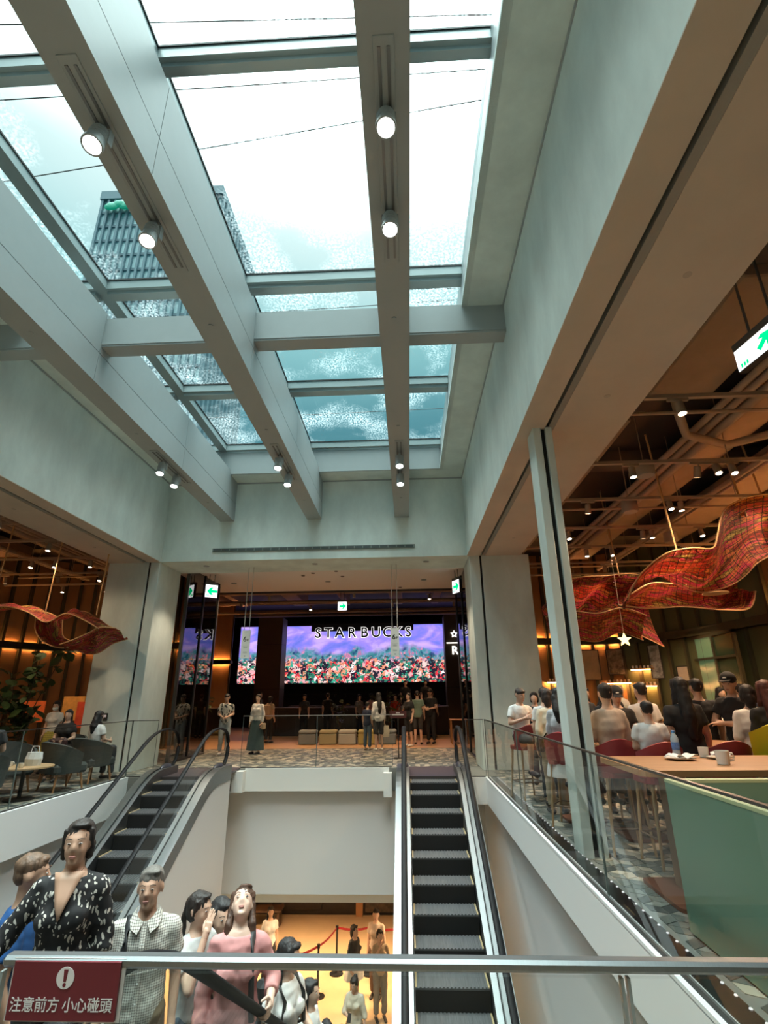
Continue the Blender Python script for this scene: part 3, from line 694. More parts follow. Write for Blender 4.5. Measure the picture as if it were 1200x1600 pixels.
def services(sx, where):
    X = lambda x: x if sx > 0 else -4.6-x
    def B(x0, x1, *r): return MB().bb(min(X(x0), X(x1)), max(X(x0), X(x1)), *r)
    def T(nm, cat, mb, m, lb, sm=False):
        return tag(obj(nm, mb, m, smooth=sm), lb+' over the '+where, cat, 'services over the '+where)
    T('air_duct', 'duct', B(3.62, 4.55, 4.42, 6.8, 5.62, 5.98, .02), M_BROWN, 'wide flat brown air duct nearest to the viewer')
    T('air_duct', 'duct', B(3.25, 3.75, 7.6, 17.2, 5.7, 5.98, .02), M_BROWN, 'long narrow brown air duct beside the opening')
    T('air_duct', 'duct', B(5.3, 6.1, 5.0, 17.0, 5.75, 5.98, .02), M_BROWN, 'long brown air duct running along the middle')
    T('air_duct', 'duct', B(7.0, 8.0, 4.5, 15.0, 5.7, 5.98, .02), M_BROWN, 'long wide brown air duct near the panelled wall')
    T('ceiling_beam', 'beam', B(2.82, 8.7, 4.05, 4.4, 5.75, 6.29), mat('concrete_beam', (.10, .085, .07), .8), 'dark concrete beam nearest to the viewer')
    T('ceiling_beam', 'beam', B(2.82, 8.7, 9.9, 10.3, 6.0, 6.29), mat('concrete_beam', (.10, .085, .07), .8), 'dark concrete beam halfway back')
    T('ceiling_beam', 'beam', B(2.82, 8.7, 15.2, 15.6, 6.0, 6.29), mat('concrete_beam', (.10, .085, .07), .8), 'dark concrete beam at the back')
    for i, (x, z, r) in enumerate(((4.70, 5.50, .055), (4.88, 5.50, .055), (5.08, 5.48, .075), (6.45, 5.45, .06), (6.62, 5.45, .04), (8.3, 5.45, .06))):
        T('ceiling_pipe', 'pipe', MB().cyl((X(x), 4.5 if i < 3 else 3, z), (X(x), 17.2, z), r, n=10), M_PIPE, 'brown pipe running away from the viewer, %s from the opening' % ORD[i], R(40))
    T('ceiling_pipe', 'pipe', MB().tube([(X(4.15), 7.0, 6.28), (X(4.2), 7.05, 5.5), (X(4.28), 7.15, 5.36), (X(4.45), 7.4, 5.32), (X(5.3), 7.8, 5.32), (X(5.6), 7.7, 5.36), (X(6.9), 6.9, 5.40), (X(8.5), 6.4, 5.42)], .065, 10), M_PIPE, 'bent brown drain pipe crossing the ducts', True)
    for i, y in enumerate((6.7, 8.4, 10.8, 12.1, 13.9, 16.2)):
        T('ceiling_pipe', 'pipe', MB().cyl((X(3.0), y, 5.32), (X(9.4), y, 5.32), .028, n=8), M_PIPE, 'thin cross pipe, %s from the viewer' % ORD[i], R(40))
    rows = [(5.75, (3.45, 6.6)), (7.7, (3.65, 4.7, 4.95, 5.2)), (9.35, (3.5, 5.0, 5.22, 7.4)), (11.15, (3.64, 5.28, 5.46, 6.52)), (12.7, (3.6, 4.53, 5.15, 7.0)), (14.4, (4.3, 5.6, 7.2)), (15.9, (3.6, 5.0, 6.4))]
    for i, (y, xs) in enumerate(rows):
        t = thing('light_track', 'light track across the %s, %s from the viewer' % (where, ORD[i]), 'track', (X(3.2), y, 5.0), group='light tracks over the '+where)
        obj('rail', MB().bb(-.15 if sx > 0 else -5.3, 5.3 if sx > 0 else .15, -.03, .03, -.02, .03), M_PIPE, t)
        for k in (-.09, 2.0, 3.07, 4.95): obj('hanger', MB().cyl((sx*k, 0, .03), (sx*k, 0, 1.3), .008, n=6), M_PIPE, t)
        for j, x in enumerate(xs):
            rng = random.Random(int(y*100+j))
            put_cafe_spot((X(x), y, 4.98), 0, R(rng.uniform(-22, 22)), 'brown track spotlight over the %s, %s track from the viewer, %s from the opening' % (where, ORD[i], ORD[j]), 'track spotlights over the '+where)
    for i, (x, y) in enumerate(((3.98, 7.95), (4.45, 9.75), (6.3, 12.0))):
        t = thing('ceiling_speaker', 'round drum speaker hung over the %s, %s from the viewer' % (where, ORD[i]), 'speaker', (X(x), y, 4.9), group='drum speakers over the '+where)
        obj('drum', MB().lathe([(.12, .22), (.15, .2), (.155, 0), (.14, -.02)], n=20), mat('speaker_beige', (.36, .29, .22), .6), t, smooth=R(40))
        obj('rod', MB().cyl((0, 0, .22), (0, 0, 1.4), .01, n=6), M_PIPE, t); obj('grille', MB().cyl((0, 0, -.03), (0, 0, -.018), .135, n=20), mat('speaker_grille', (.42, .36, .29), .7), t)
services(1, 'right cafe')
services(-1, 'left lounge')
# lit lamps of the tracks (each shines from one of the spotlight housings)
for (x, y), a in {(3.45, 5.75): (2.2, 5.9), (4.7, 7.7): (4.0, 6.6), (5.2, 7.7): (5.2, 8.4), (5.0, 9.35): (3.0, 7.4), (5.22, 9.35): (5.4, 10.6), (5.28, 11.15): (2.6, 8.6), (6.52, 11.15): (7, 13), (4.53, 12.7): (4.4, 13.4), (7.2, 14.4): (7.5, 15.5), (3.5, 9.35): (2.2, 9.6)}.items():
    spot('track_beam', (x, y, 4.70), 230, (1, .68, .42), 75, (a[0], a[1], .9))
for (x, y), a in {(3.65, 7.7): (-7.6, 9.6), (5.0, 9.35): (-9, 10.5), (3.64, 11.15): (-8.4, 12.6), (5.28, 11.15): (-9.5, 12)}.items():
    spot('track_beam', (-4.6-x, y, 4.70), 62, (1, .66, .38), 75, (a[0], a[1], .6))
# ------------------------------------------------------------------ far hall: services, screen, piers, counters
M_FAR = mat('far_services_paint', (.40, .28, .19), .6)
for i, (y, z, r) in enumerate(((18.2, 5.5, .09), (19.4, 5.35, .05), (20.6, 5.55, .12), (22.2, 5.4, .05), (23.4, 5.6, .10), (25, 5.4, .06), (26.6, 5.7, .08), (28.4, 5.75, .06))):
    tag(obj('ceiling_pipe', MB().cyl((-13, y, z), (9, y, z), r, n=10), M_FAR, smooth=R(40)), 'brown pipe crossing the far hall ceiling, %s from the viewer' % ORD[i], 'pipe', 'services over the far hall')
for i, (x, w_) in enumerate(((-9.3, .5), (-8.2, .3), (-5.6, .7), (-3.1, .3), (-.8, .6), (1.2, .35), (2.6, .6))):
    tag(obj('air_duct', MB().bb(x, x+w_, 18.8, 25.5, 5.8, 6.28, .02), M_FAR), 'air duct running towards the screen under the far ceiling, %s from the left' % ORD[i], 'duct', 'services over the far hall')
for i, (x, y) in enumerate(((-7.6, 19), (-6.9, 21.2), (-5.4, 20), (-4.2, 22.5), (-2.0, 19.5), (-.6, 21.8), (.9, 20.3), (2.0, 22), (-9.6, 23))):
    put_cafe_spot((x, y, 5.32), 0, R((-15, 10, 20)[i % 3]), 'spotlight under the far hall ceiling, %s in the row of nine' % ORD[i], 'spotlights over the far hall')
for x, y in ((-7.6, 19), (-5.4, 20), (-2.0, 19.5), (.9, 20.3)):
    spot('hall_beam', (x, y-.2, 5.05), 270, (1, .55, .26), 62, (x, 18.6, 0))
for x in (-8.5, -3.5, 1.0): spot('hall_beam', (x, 23, 5.0), 110, (1, .6, .33), 80, (x, 23.6, 1.0))
# the big screen
def screen_mat():
    m = D.materials.new('led_picture'); m.use_nodes = True; t = m.node_tree; t.nodes.clear(); k = t.links.new; N = t.nodes.new
    o = N('ShaderNodeOutputMaterial'); e = N('ShaderNodeEmission'); tc = N('ShaderNodeTexCoord'); sp = N('ShaderNodeSeparateXYZ')
    k(tc.outputs['Object'], sp.inputs[0])
    def noise(scale, det=5, dist=.0, st=(1, 1, 1)):
        mp = N('ShaderNodeMapping'); mp.inputs['Scale'].default_value = st; k(tc.outputs['Object'], mp.inputs[0])
        n = N('ShaderNodeTexNoise'); n.inputs['Scale'].default_value = scale; n.inputs['Detail'].default_value = det; n.inputs['Distortion'].default_value = dist
        k(mp.outputs[0], n.inputs['Vector']); return n
    def ramp(src, els, const=False):
        r = N('ShaderNodeValToRGB'); c = r.color_ramp
        if const: c.interpolation = 'CONSTANT'
        c.elements[0].position, c.elements[0].color = els[0][0], (*els[0][1], 1); c.elements[1].position, c.elements[1].color = els[-1][0], (*els[-1][1], 1)
        for p, q in els[1:-1]: x = c.elements.new(p); x.color = (*q, 1)
        k(src, r.inputs[0]); return r
    def math_(op, a, b):
        n = N('ShaderNodeMath'); n.operation = op
        for i, v in enumerate((a, b)):
            if isinstance(v, (int, float)): n.inputs[i].default_value = v
            else: k(v, n.inputs[i])
        return n.outputs[0]
    def mix(f, a, b):
        n = N('ShaderNodeMix'); n.data_type = 'RGBA'; k(f, n.inputs[0]); k(a, n.inputs[6]); k(b, n.inputs[7]); return n.outputs[2]
    sky = ramp(noise(1.1, 6, .6, (.6, 1, 1.3)).outputs['Fac'], [(.30, (.10, .16, .62)), (.44, (.20, .20, .78)), (.52, (.34, .24, .80)), (.60, (.50, .36, .86)), (.70, (.62, .40, .80))])
    hill = ramp(noise(2.4, 6, 1.0).outputs['Fac'], [(.35, (.02, .06, .16)), (.45, (.05, .22, .25)), (.55, (.12, .30, .42)), (.62, (.45, .16, .32)), (.70, (.85, .36, .42))])
    vo = N('ShaderNodeTexVoronoi'); vo.inputs['Scale'].default_value = 5.5; mp = N('ShaderNodeMapping'); mp.inputs['Scale'].default_value = (1, 1, 1.25)
    nn = noise(4.5, 4); vm = N('ShaderNodeVectorMath'); vm.operation = 'ADD'; k(tc.outputs['Object'], vm.inputs[0]); sc = N('ShaderNodeVectorMath'); sc.operation = 'SCALE'; sc.inputs['Scale'].default_value = .75
    k(nn.outputs['Color'], sc.inputs[0]); k(sc.outputs[0], vm.inputs[1]); k(vm.outputs[0], mp.inputs[0]); k(mp.outputs[0], vo.inputs['Vector'])
    sc3 = N('ShaderNodeSeparateColor'); k(vo.outputs['Color'], sc3.inputs[0])
    flo = ramp(sc3.outputs[0], [(0, (.02, .015, .03)), (.20, (.03, .20, .13)), (.34, (.85, .30, .18)), (.46, (.02, .02, .03)), (.54, (.90, .62, .58)), (.64, (.70, .04, .06)), (.74, (.04, .38, .26)), (.82, (.9, .38, .42)), (.91, (.03, .03, .05)), (.97, (.95, .85, .85))], True)
    nz = noise(.8, 5, .4); off = math_('MULTIPLY', math_('SUBTRACT', nz.outputs['Fac'], .5), 1.7)
    h1 = math_('ADD', sp.outputs['Z'], off); n9 = noise(6, 3); off2 = math_('MULTIPLY', math_('SUBTRACT', n9.outputs['Fac'], .5), 1.3)
    h2 = math_('ADD', math_('ADD', sp.outputs['Z'], off2), math_('MULTIPLY', off, .35))
    f1 = ramp(h1, [(.34, (1, 1, 1)), (.40, (0, 0, 0))]); f2 = ramp(h2, [(.30, (1, 1, 1)), (.33, (0, 0, 0))])
    # ramps work on 0..1, so scale the height first
    for r, src, s_ in ((f1, h1, 1/3.1), (f2, h2, 1/3.1)):
        k(math_('MULTIPLY', src, s_), r.inputs[0])
    f1.color_ramp.elements[0].position, f1.color_ramp.elements[1].position = .50, .60
    f2.color_ramp.elements[0].position, f2.color_ramp.elements[1].position = .36, .44
    c = mix(f1.outputs[0], sky.outputs[0], hill.outputs[0]); c = mix(f2.outputs[0], c, flo.outputs[0])
    k(c, e.inputs['Color']); e.inputs['Strength'].default_value = .72; k(e.outputs[0], o.inputs[0]); return m
scr = thing('led_screen', 'wide glowing screen showing a purple sky over a field of flowers', 'screen', (-2.8, 29.93, 2.25))
obj('display', MB().bb(-6.8, 6.8, -.02, .0, 0, 3.12), screen_mat(), scr)
obj('bezel', MB().bb(-6.9, 6.9, 0, .25, -.08, 3.2), M_DK, scr)
struct('wall_under_screen', MB().bb(-14, 8, 30.2, 30.4, 0, 2.2), M_DK, 'dark wall under the big screen', 'wall')
M_PIER = mat('bronze_pier', (.105, .068, .042), .5, var=.06, scale=1)
for x0, x1, lb, nm in ((-7.76, -6.47, 'brown clad pier left of the screen centre', 'wall_pier_left'), (1.89, 2.92, 'brown clad pier with the glowing emblem', 'wall_pier_right')):
    p = struct(nm, MB().bb(x0+.01, x1-.01, 27, 28, 0, 5.46), M_DK, lb, 'pier')
    for z0, z1 in ((0, 1.9), (1.91, 4.1), (4.11, 5.46)): obj('panel', MB().bb(x0, x1, 26.98, 28.02, z0+.005, z1-.005), M_PIER, p)
    obj('lit_reflector', MB().bb((x0+x1)/2-.4, (x0+x1)/2+.4, 26.9, 27.6, 5.75, 5.82), mat('lit_baffle', (.6, .34, .18), .6, emit=(1, .5, .25), estr=.7), p)  # reflector, not a lamp: the light falling on it is given as emission
M_SIGNW = glow('sign_glow', (1, .97, .93), 1.1)
em = thing('logo_sign', 'glowing white emblem of star, bar and letter on the right pier', 'sign', (2.38, 26.96, 3.85))
st = []
for k in range(10):
    a = R(90+36*k); r = .20 if k % 2 == 0 else .105; st.append((r*math.cos(a), r*math.sin(a)+.62))
mb = MB(); mb.prism(st, -.03, 0, 'y'); obj('star', mb, M_SIGNW, em)
mb = MB(); mb.cyl((0, -.034, .62), (0, -.031, .62), .055, n=12); obj('star_centre', mb, M_PIER, em)
obj('bar', MB().bb(-.40, .40, -.03, 0, .16, .21), M_SIGNW, em)
link('letter', text_mesh('R', .56, .012, M_SIGNW, .012), em, (.0, -.015, -.20), (R(90), 0, 0))
# lettering in front of the screen
M_BLKL = mat('letter_black', (.006, .006, .006), .4)
wd = 'STARBUCKS'; xs = [-5.05, -4.47, -3.83, -3.12, -2.42, -1.76, -1.12, -.52, .05]
ls = thing('letter_sign', 'row of large black letters with white glowing outlines over the screen', 'sign', (0, 29.6, 4.90))
for ch, x in zip(wd, xs):
    l = link('letter', text_mesh(ch, .78, .03, M_BLKL, .010), ls, (x, -.06, 0), (R(90), 0, 0))
    link('glow_outline', text_mesh(ch, .78, .01, M_SIGNW, .030), l, (0, 0, -.045))
mb = MB().bb(-5.5, .4, -.01, .02, .50, .54)
obj('hanging_bar', mb, M_DK, ls)
for x in [v+.28 for v in xs[:-1]]+[-5.3]: obj('hanger', MB().cyl((x, 0, .54), (x, 0, 1.40), .012, n=6), M_DK, ls)
mb = MB()
mb.bb(-5.45, .35, .02, .06, .12, .60); obj('backing_board', mb, M_BLKL, ls)
# exit and floor signs
M_EXW = glow('exit_white', (1, 1, 1), 1.15); M_EXG = glow('exit_green', (.0, .62, .20), 1.0); M_EXD = mat('exit_dark', (.02, .05, .03), .5)
def exit_sign(label, loc, rz, w_, h_, drop, arrow=1, tilt=0):
    t = thing('exit_sign', label, 'exit sign', loc, rz)
    obj('housing', MB().bb(-w_/2, w_/2, -.02, .06, -.0, h_, .006), M_DK, t)
    obj('face', MB().bb(-w_/2+.01, w_/2-.01, -.026, -.02, .012, h_-.03), M_EXW, t)
    obj('top_case', MB().bb(-w_/2, w_/2, -.03, .07, h_-.03, h_+.05, .005), mat('sign_case', (.12, .11, .10), .5), t)
    q = h_*.36; c = (w_*.05, h_*.47)
    pts = [(-q, -q*.28), (.1*q, -q*.28), (-.25*q, -q*.75), (.28*q, -q*.75), (q, 0), (.28*q, q*.75), (-.25*q, q*.75), (.1*q, q*.28), (-q, q*.28)]
    a_ = R(35) if arrow == 2 else 0
    pts = [(c[0]+arrow_ * (x*math.cos(a_)-z*math.sin(a_)), c[1]+x*math.sin(a_)+z*math.cos(a_)) for x, z in pts for arrow_ in (1 if arrow > 0 else -1,)]
    mb = MB(); mb.prism(pts, -.029, -.026, 'y'); obj('arrow', mb, M_EXG, t)
    mb = MB()
    for i in range(3): mb.bb(-w_*.42+i*.035, -w_*.42+i*.035+.022, -.028, -.026, h_*.10, h_*.26)
    obj('pictogram', mb, M_EXG, t)
    for x in (-.05, .05): obj('hanger', MB().cyl((x*w_*4, .02, h_+.04), (x*w_*4, .02, drop), .012, n=8), mat('sign_case', (.12, .11, .10), .5), t)
    return t
exit_sign('white exit sign with a green arrow hung near the right edge', (3.44, 4.2, 4.50), R(-82), .66, .27, 1.25, 2)
exit_sign('green lit exit sign at the left end behind the lintel', (-5.62, 14.5, 4.22), R(35), .36, .40, .68, -1)
exit_sign('narrow lit exit sign at the right end behind the lintel', (1.42, 14.5, 4.22), R(-62), .36, .40, .68, 1)
exit_sign('small white lit sign hung in the middle of the far hall', (-2.5, 20.0, 4.66), 0, .36, .36, 1.6, 1)
exit_sign('tiny lit exit sign beyond the slim grey post', (3.12, 13.75, 3.38), R(-30), .36, .30, 2.8, 1)
M_BAN = mat('banner_white', (.90, .92, .90), .5); M_BTX = mat('banner_black', (.01, .01, .01), .5); M_BGR = mat('banner_grey', (.38, .42, .40), .5)
def banner(x, label):
    t = thing('floor_number_banner', label, 'banner', (x, 13.0, 2.42), group='hanging floor number banners')
    obj('board', MB().bb(-.105, .105, -.008, .008, 0, .68), M_BAN, t)
    for dx in (-.065, .065): obj('cord', MB().cyl((dx, 0, .68), (dx, 0, 2.30), .009, n=6), mat('banner_cord', (.55, .55, .52), .5), t)
    link('number', text_mesh('6', .17, .001, M_BTX, .004), t, (-.025, -.0095, .46), (R(90), 0, 0)); link('number', text_mesh('F', .085, .001, M_BTX, .002), t, (.05, -.0095, .44), (R(90), 0, 0))
    mb = MB()
    for z in (.27, .25, .15, .13): mb.bb(-.05, .05, -.0095, -.008, z, z+.008)
    mb.bb(-.075, .075, -.0095, -.008, .30, .303); mb.bb(-.015, .015, -.0095, -.008, .045, .07)
    o = obj('small_print', mb, M_BGR, t); o['kind'] = 'stuff'
    return t
banner(-4.03, 'hanging white 6F banner on two cords, the left of two')
banner(-.31, 'hanging white 6F banner on two cords, the right of two')
# counters in the far hall
M_CNT = mat('dark_counter_wood', (.05, .034, .024), .5, var=.2, scale=3); M_CTOP = mat('counter_top', (.12, .09, .07), .3)
for i, (x0, x1, y) in enumerate(((-10.2, -7.9, 23.8), (-6.3, 1.6, 23.2), (-6.0, 1.5, 27.6))):
    t = thing('bar_counter', ['dark bar counter in front of the left pier', 'long dark bar counter in the middle of the far hall', 'long dark back counter under the screen'][i], 'counter', ((x0+x1)/2, y, 0)); hwid = (x1-x0)/2
    obj('body', MB().bb(-hwid, hwid, -.3, .3, .006, 1.06), M_CNT, t); obj('worktop', MB().bb(-hwid-.05, hwid+.05, -.38, .38, 1.06, 1.11), M_CTOP, t)
    for k in range(int((x1-x0)/.8)): obj('front_panel', MB().bb(-hwid+k*.8+.02, -hwid+k*.8+.78, -.32, -.3, .12, 1.0), M_CNT, t)
for i, (x, z) in enumerate(((-5.6, 1.65), (-2.0, 1.65), (-5.6, 2.0), (-2.0, 2.0))):
    t = thing('wall_shelf', 'dark bottle shelf under the screen, %s' % ['lower left', 'lower right', 'upper left', 'upper right'][i], 'shelf', (x, 30.0, z), group='bottle shelves under the screen')
    obj('board', MB().bb(-1.6, 1.6, -.14, .14, -.02, .02), M_CNT, t); obj('bracket', MB().bb(-1.5, -1.46, -.12, .19, -.14, -.02), M_DK, t); obj('bracket', MB().bb(1.46, 1.5, -.12, .19, -.14, -.02), M_DK, t)
# ------------------------------------------------------------------ pendant star
ps = thing('star_pendant', 'glowing yellow star hanging on a thin cord over the right cafe', 'pendant light', (4.84, 12, 2.64))
st = [((.15 if k % 2 == 0 else .062)*math.cos(R(90+36*k)), (.15 if k % 2 == 0 else .062)*math.sin(R(90+36*k))) for k in range(10)]
mb = MB(); mb.prism(st, -.025, .025, 'y'); obj('star', mb, glow('star_glow', (1, .72, .22), 2.2), ps)
obj('cord', MB().cyl((0, 0, .14), (0, 0, 3.6), .006, n=6), mat('pendant_cord', (.5, .4, .3), .5), ps)
# ------------------------------------------------------------------ woven canopy sculptures
def woven_mat(name, seed, bright=1.0):
    m = D.materials.new(name); m.use_nodes = True; t = m.node_tree; k = t.links.new; N = t.nodes.new; b = t.nodes['Principled BSDF']
    uv = N('ShaderNodeUVMap'); mp = N('ShaderNodeMapping'); mp.inputs['Location'].default_value = (seed*.37, seed*.21, 0); mp.inputs['Scale'].default_value = (.55, 2.6, 1)
    k(uv.outputs[0], mp.inputs[0]); no = N('ShaderNodeTexNoise'); no.inputs['Scale'].default_value = 1.5; no.inputs['Detail'].default_value = 6; no.inputs['Roughness'].default_value = .66; k(mp.outputs[0], no.inputs['Vector'])
    r = N('ShaderNodeValToRGB'); c = r.color_ramp; els = [(.30, (.70, .50, .10)), (.37, (.42, .13, .02)), (.42, (.62, .05, .03)), (.47, (.10, .02, .01)), (.50, (.70, .24, .05)), (.54, (.70, .03, .12)), (.58, (.16, .09, .025)), (.63, (.74, .52, .13)), (.70, (.50, .07, .03))]
    c.elements[0].position, c.elements[0].color = els[0][0], (*els[0][1], 1); c.elements[1].position, c.elements[1].color = els[-1][0], (*els[-1][1], 1)
    for p, q in els[1:-1]: x = c.elements.new(p); x.color = (*[v*bright for v in q], 1)
    k(no.outputs['Fac'], r.inputs[0])
    # netting threads
    sp = N('ShaderNodeSeparateXYZ'); k(uv.outputs[0], sp.inputs[0])
    def line(src, f, w_):
        a = N('ShaderNodeMath'); a.operation = 'MULTIPLY'; a.inputs[1].default_value = f; k(src, a.inputs[0])
        q = N('ShaderNodeMath'); q.operation = 'FRACT'; k(a.outputs[0], q.inputs[0]); z = N('ShaderNodeMath'); z.operation = 'LESS_THAN'; z.inputs[1].default_value = w_; k(q.outputs[0], z.inputs[0]); return z.outputs[0]
    mxn = N('ShaderNodeMath'); mxn.operation = 'MAXIMUM'; k(line(sp.outputs['X'], 14, .10), mxn.inputs[0]); k(line(sp.outputs['Y'], 16, .12), mxn.inputs[1])
    mc = N('ShaderNodeMix'); mc.data_type = 'RGBA'; k(mxn.outputs[0], mc.inputs[0]); k(r.outputs[0], mc.inputs[6]); mc.inputs[7].default_value = (.03, .012, .008, 1)
    k(mc.outputs[2], b.inputs['Base Color']); b.inputs['Roughness'].default_value = .7
    b.inputs['Transmission Weight'].default_value = 0
    tl = N('ShaderNodeBsdfTranslucent'); k(mc.outputs[2], tl.inputs['Color']); tp = N('ShaderNodeBsdfTransparent')
    m1 = N('ShaderNodeMixShader'); m1.inputs[0].default_value = .35; k(b.outputs[0], m1.inputs[1]); k(tl.outputs[0], m1.inputs[2])
    n2 = N('ShaderNodeTexNoise'); n2.inputs['Scale'].default_value = 60; k(uv.outputs[0], n2.inputs['Vector']); g = N('ShaderNodeMath'); g.operation = 'GREATER_THAN'; g.inputs[1].default_value = .58; k(n2.outputs['Fac'], g.inputs[0])
    m2 = N('ShaderNodeMixShader'); h = N('ShaderNodeMath'); h.operation = 'MULTIPLY'; h.inputs[1].default_value = .75; k(g.outputs[0], h.inputs[0]); k(h.outputs[0], m2.inputs[0]); k(m1.outputs[0], m2.inputs[1]); k(tp.outputs[0], m2.inputs[2])
    k(m2.outputs[0], t.nodes['Material Output'].inputs['Surface']); return m
M_RIM = mat('woven_rim_cord', (.62, .36, .16), .6)
def ribbon(e1, e2, bulge, m, parent, nu=46, nv=14, ripple=.05, seed=0):
    A, B = catmull(e1, nu), catmull(e2, nu); vs, fs, uv = [], [], []
    o0 = parent.location
    for i in range(nu):
        for j in range(nv):
            f = j/(nv-1); p = A[i].lerp(B[i], f); s_ = math.sin(math.pi*f)
            p = p+Vector(bulge)*s_+Vector((0, 0, ripple*math.sin(i*.55+j*.7+seed)*s_)); vs.append(p-o0); uv.append((i/(nu-1)*2.2, f))
    for i in range(nu-1):
        for j in range(nv-1): fs.append((i*nv+j, (i+1)*nv+j, (i+1)*nv+j+1, i*nv+j+1))
    me = D.meshes.new('woven_sheet'); me.from_pydata(vs, [], fs); ul = me.uv_layers.new()
    for l in me.loops: ul.data[l.index].uv = uv[l.vertex_index]
    me.materials.append(m); me.polygons.foreach_set('use_smooth', [True]*len(me.polygons))
    o = link('woven_sheet', me, parent); md = o.modifiers.new('thickness', 'SOLIDIFY'); md.thickness = .012
    for E in (A, B): obj('rim_cord', MB().tube([p-o0 for p in E], .014, 6), M_RIM, parent, smooth=True)
    return o
W1, W2, W3 = woven_mat('weave_red', 1), woven_mat('weave_orange', 5), woven_mat('weave_ochre', 9, .8)
s1 = thing('woven_canopy', 'large wavy red and orange woven canopy hanging near the right edge', 'hanging sculpture', (6.0, 9.3, 3.5))
ribbon([(3.80, 9.0, 3.06), (4.05, 8.9, 3.45), (4.5, 8.8, 3.78), (4.95, 8.8, 3.86), (5.35, 8.9, 3.88), (5.55, 9, 4.15), (5.8, 9.1, 4.6), (6.2, 9.2, 4.85), (6.8, 9.3, 5.0), (7.8, 9.5, 5.0)],
       [(3.84, 9.1, 3.04), (4.2, 9.5, 3.42), (4.7, 9.7, 3.58), (5.1, 9.8, 3.42), (5.5, 9.8, 3.28), (5.95, 9.7, 3.36), (6.3, 9.7, 3.55), (6.6, 9.7, 3.8), (7.1, 9.8, 4.0), (7.9, 10, 4.2)], (0, .25, -.10), W1, s1, seed=1)
ribbon([(4.25, 9.9, 3.28), (4.7, 10, 3.5), (5.2, 10.1, 3.5), (5.8, 10.1, 3.45), (6.2, 10.1, 3.6), (6.5, 10.2, 3.7)],
       [(4.2, 10.4, 3.16), (4.8, 10.5, 3.10), (5.5, 10.5, 3.12), (6.1, 10.3, 3.02), (6.55, 10.2, 3.02), (6.75, 10.2, 3.35)], (0, .3, -.08), W2, s1, seed=2)
for x, y, z in ((4.9, 9.2, 3.8), (6.4, 9.4, 4.6), (6.95, 9.6, 4.8)):
    obj('suspension_rod', MB().cyl((x-6.0, y-9.3, z-3.5), (x-6.0-.15, y-9.3, 2.78), .018, n=8), M_RIM, s1)
obj('support_disc', MB().cyl((-.25, .5, -.26), (-.25, .5, -.24), .22, n=20), M_RIM, s1)
s2 = thing('woven_canopy', 'wavy red woven canopy hanging farther back, behind the star pendant', 'hanging sculpture', (4.8, 12.6, 3.5))
ribbon([(3.25, 12, 3.5), (3.6, 12, 3.95), (4.1, 12.1, 4.1), (4.7, 12.1, 4.12), (5.3, 12.2, 4.18), (5.9, 12.4, 4.1)],
       [(3.3, 12.5, 3.25), (3.7, 12.8, 2.98), (4.3, 13, 2.92), (4.8, 13.1, 3.18), (5.4, 13, 2.95), (6.1, 12.9, 2.55)], (0, .5, .05), W3, s2, ripple=.09, seed=3)
ribbon([(3.2, 12.2, 3.2), (3.7, 12.0, 3.3), (4.3, 11.9, 3.22), (4.9, 12, 3.35), (5.5, 12.2, 3.2)],
       [(3.5, 12.6, 2.8), (4.0, 12.8, 2.75), (4.6, 12.9, 2.7), (5.1, 12.9, 2.9), (5.6, 12.8, 2.7)], (0, .2, -.08), W1, s2, nu=30, seed=4)
for x, z in ((3.9, 4.0), (5.0, 4.1)): obj('suspension_rod', MB().cyl((x-4.8, -.5, z-3.5), (x-4.9, -.4, 2.78), .015, n=8), M_RIM, s2)
s3 = thing('woven_canopy', 'wavy orange woven canopy hanging over the left lounge', 'hanging sculpture', (-8.0, 11.2, 3.1))
ribbon([(-10.2, 11, 3.25), (-9.4, 11, 3.42), (-8.8, 11, 3.45), (-8.3, 11, 3.32), (-7.85, 11, 3.1), (-7.45, 11, 3.28), (-7.05, 11, 3.15), (-6.7, 11.1, 2.95)],
       [(-10.2, 11.6, 3.35), (-9.4, 11.7, 3.5), (-8.8, 11.7, 3.55), (-8.3, 11.7, 3.4), (-7.85, 11.6, 3.25), (-7.45, 11.6, 3.42), (-7.05, 11.7, 3.2), (-6.7, 11.8, 3.0)], (0, 0, .05), W2, s3, seed=5)
ribbon([(-7.45, 11, 2.62), (-7.2, 11, 2.70), (-6.95, 11.1, 2.85), (-6.75, 11.2, 3.0), (-6.5, 11.4, 3.0)],
       [(-7.35, 11.1, 2.58), (-7.1, 11.4, 2.46), (-6.85, 11.5, 2.48), (-6.62, 11.6, 2.68), (-6.4, 11.8, 2.8)], (0, .1, -.03), W1, s3, nu=24, seed=6)
ribbon([(-8.4, 11.4, 3.3), (-8.35, 11.4, 3.0), (-8.2, 11.5, 2.75), (-7.9, 11.6, 2.62), (-7.45, 11.6, 2.6)],
       [(-8.1, 11.9, 3.3), (-8.05, 11.9, 3.0), (-7.95, 11.9, 2.85), (-7.7, 12, 2.75), (-7.3, 12, 2.7)], (0, .1, 0), W3, s3, nu=24, seed=7)
for x in (-9.5, -8.2, -7.0): obj('suspension_rod', MB().cyl((x+8.0, .2, .2), (x+8.1, .2, 3.18), .015, n=8), M_RIM, s3)
for loc, aim, e in (((4.7, 7.7, 4.7), (5.4, 9.2, 3.6), 130), ((7.4, 9.35, 4.7), (6.2, 9.5, 4.0), 50), ((5.46, 11.15, 4.7), (4.8, 12.4, 3.6), 60), ((5.0, 8.4, 5.28), (4.2, 9.2, 3.4), 70)):
    spot('canopy_beam', loc, e, (1, .72, .45), 70, aim)
spot('canopy_beam', (-8.25, 9.35, 4.7), 60, (1, .72, .45), 60, (-7.3, 11.3, 2.9))
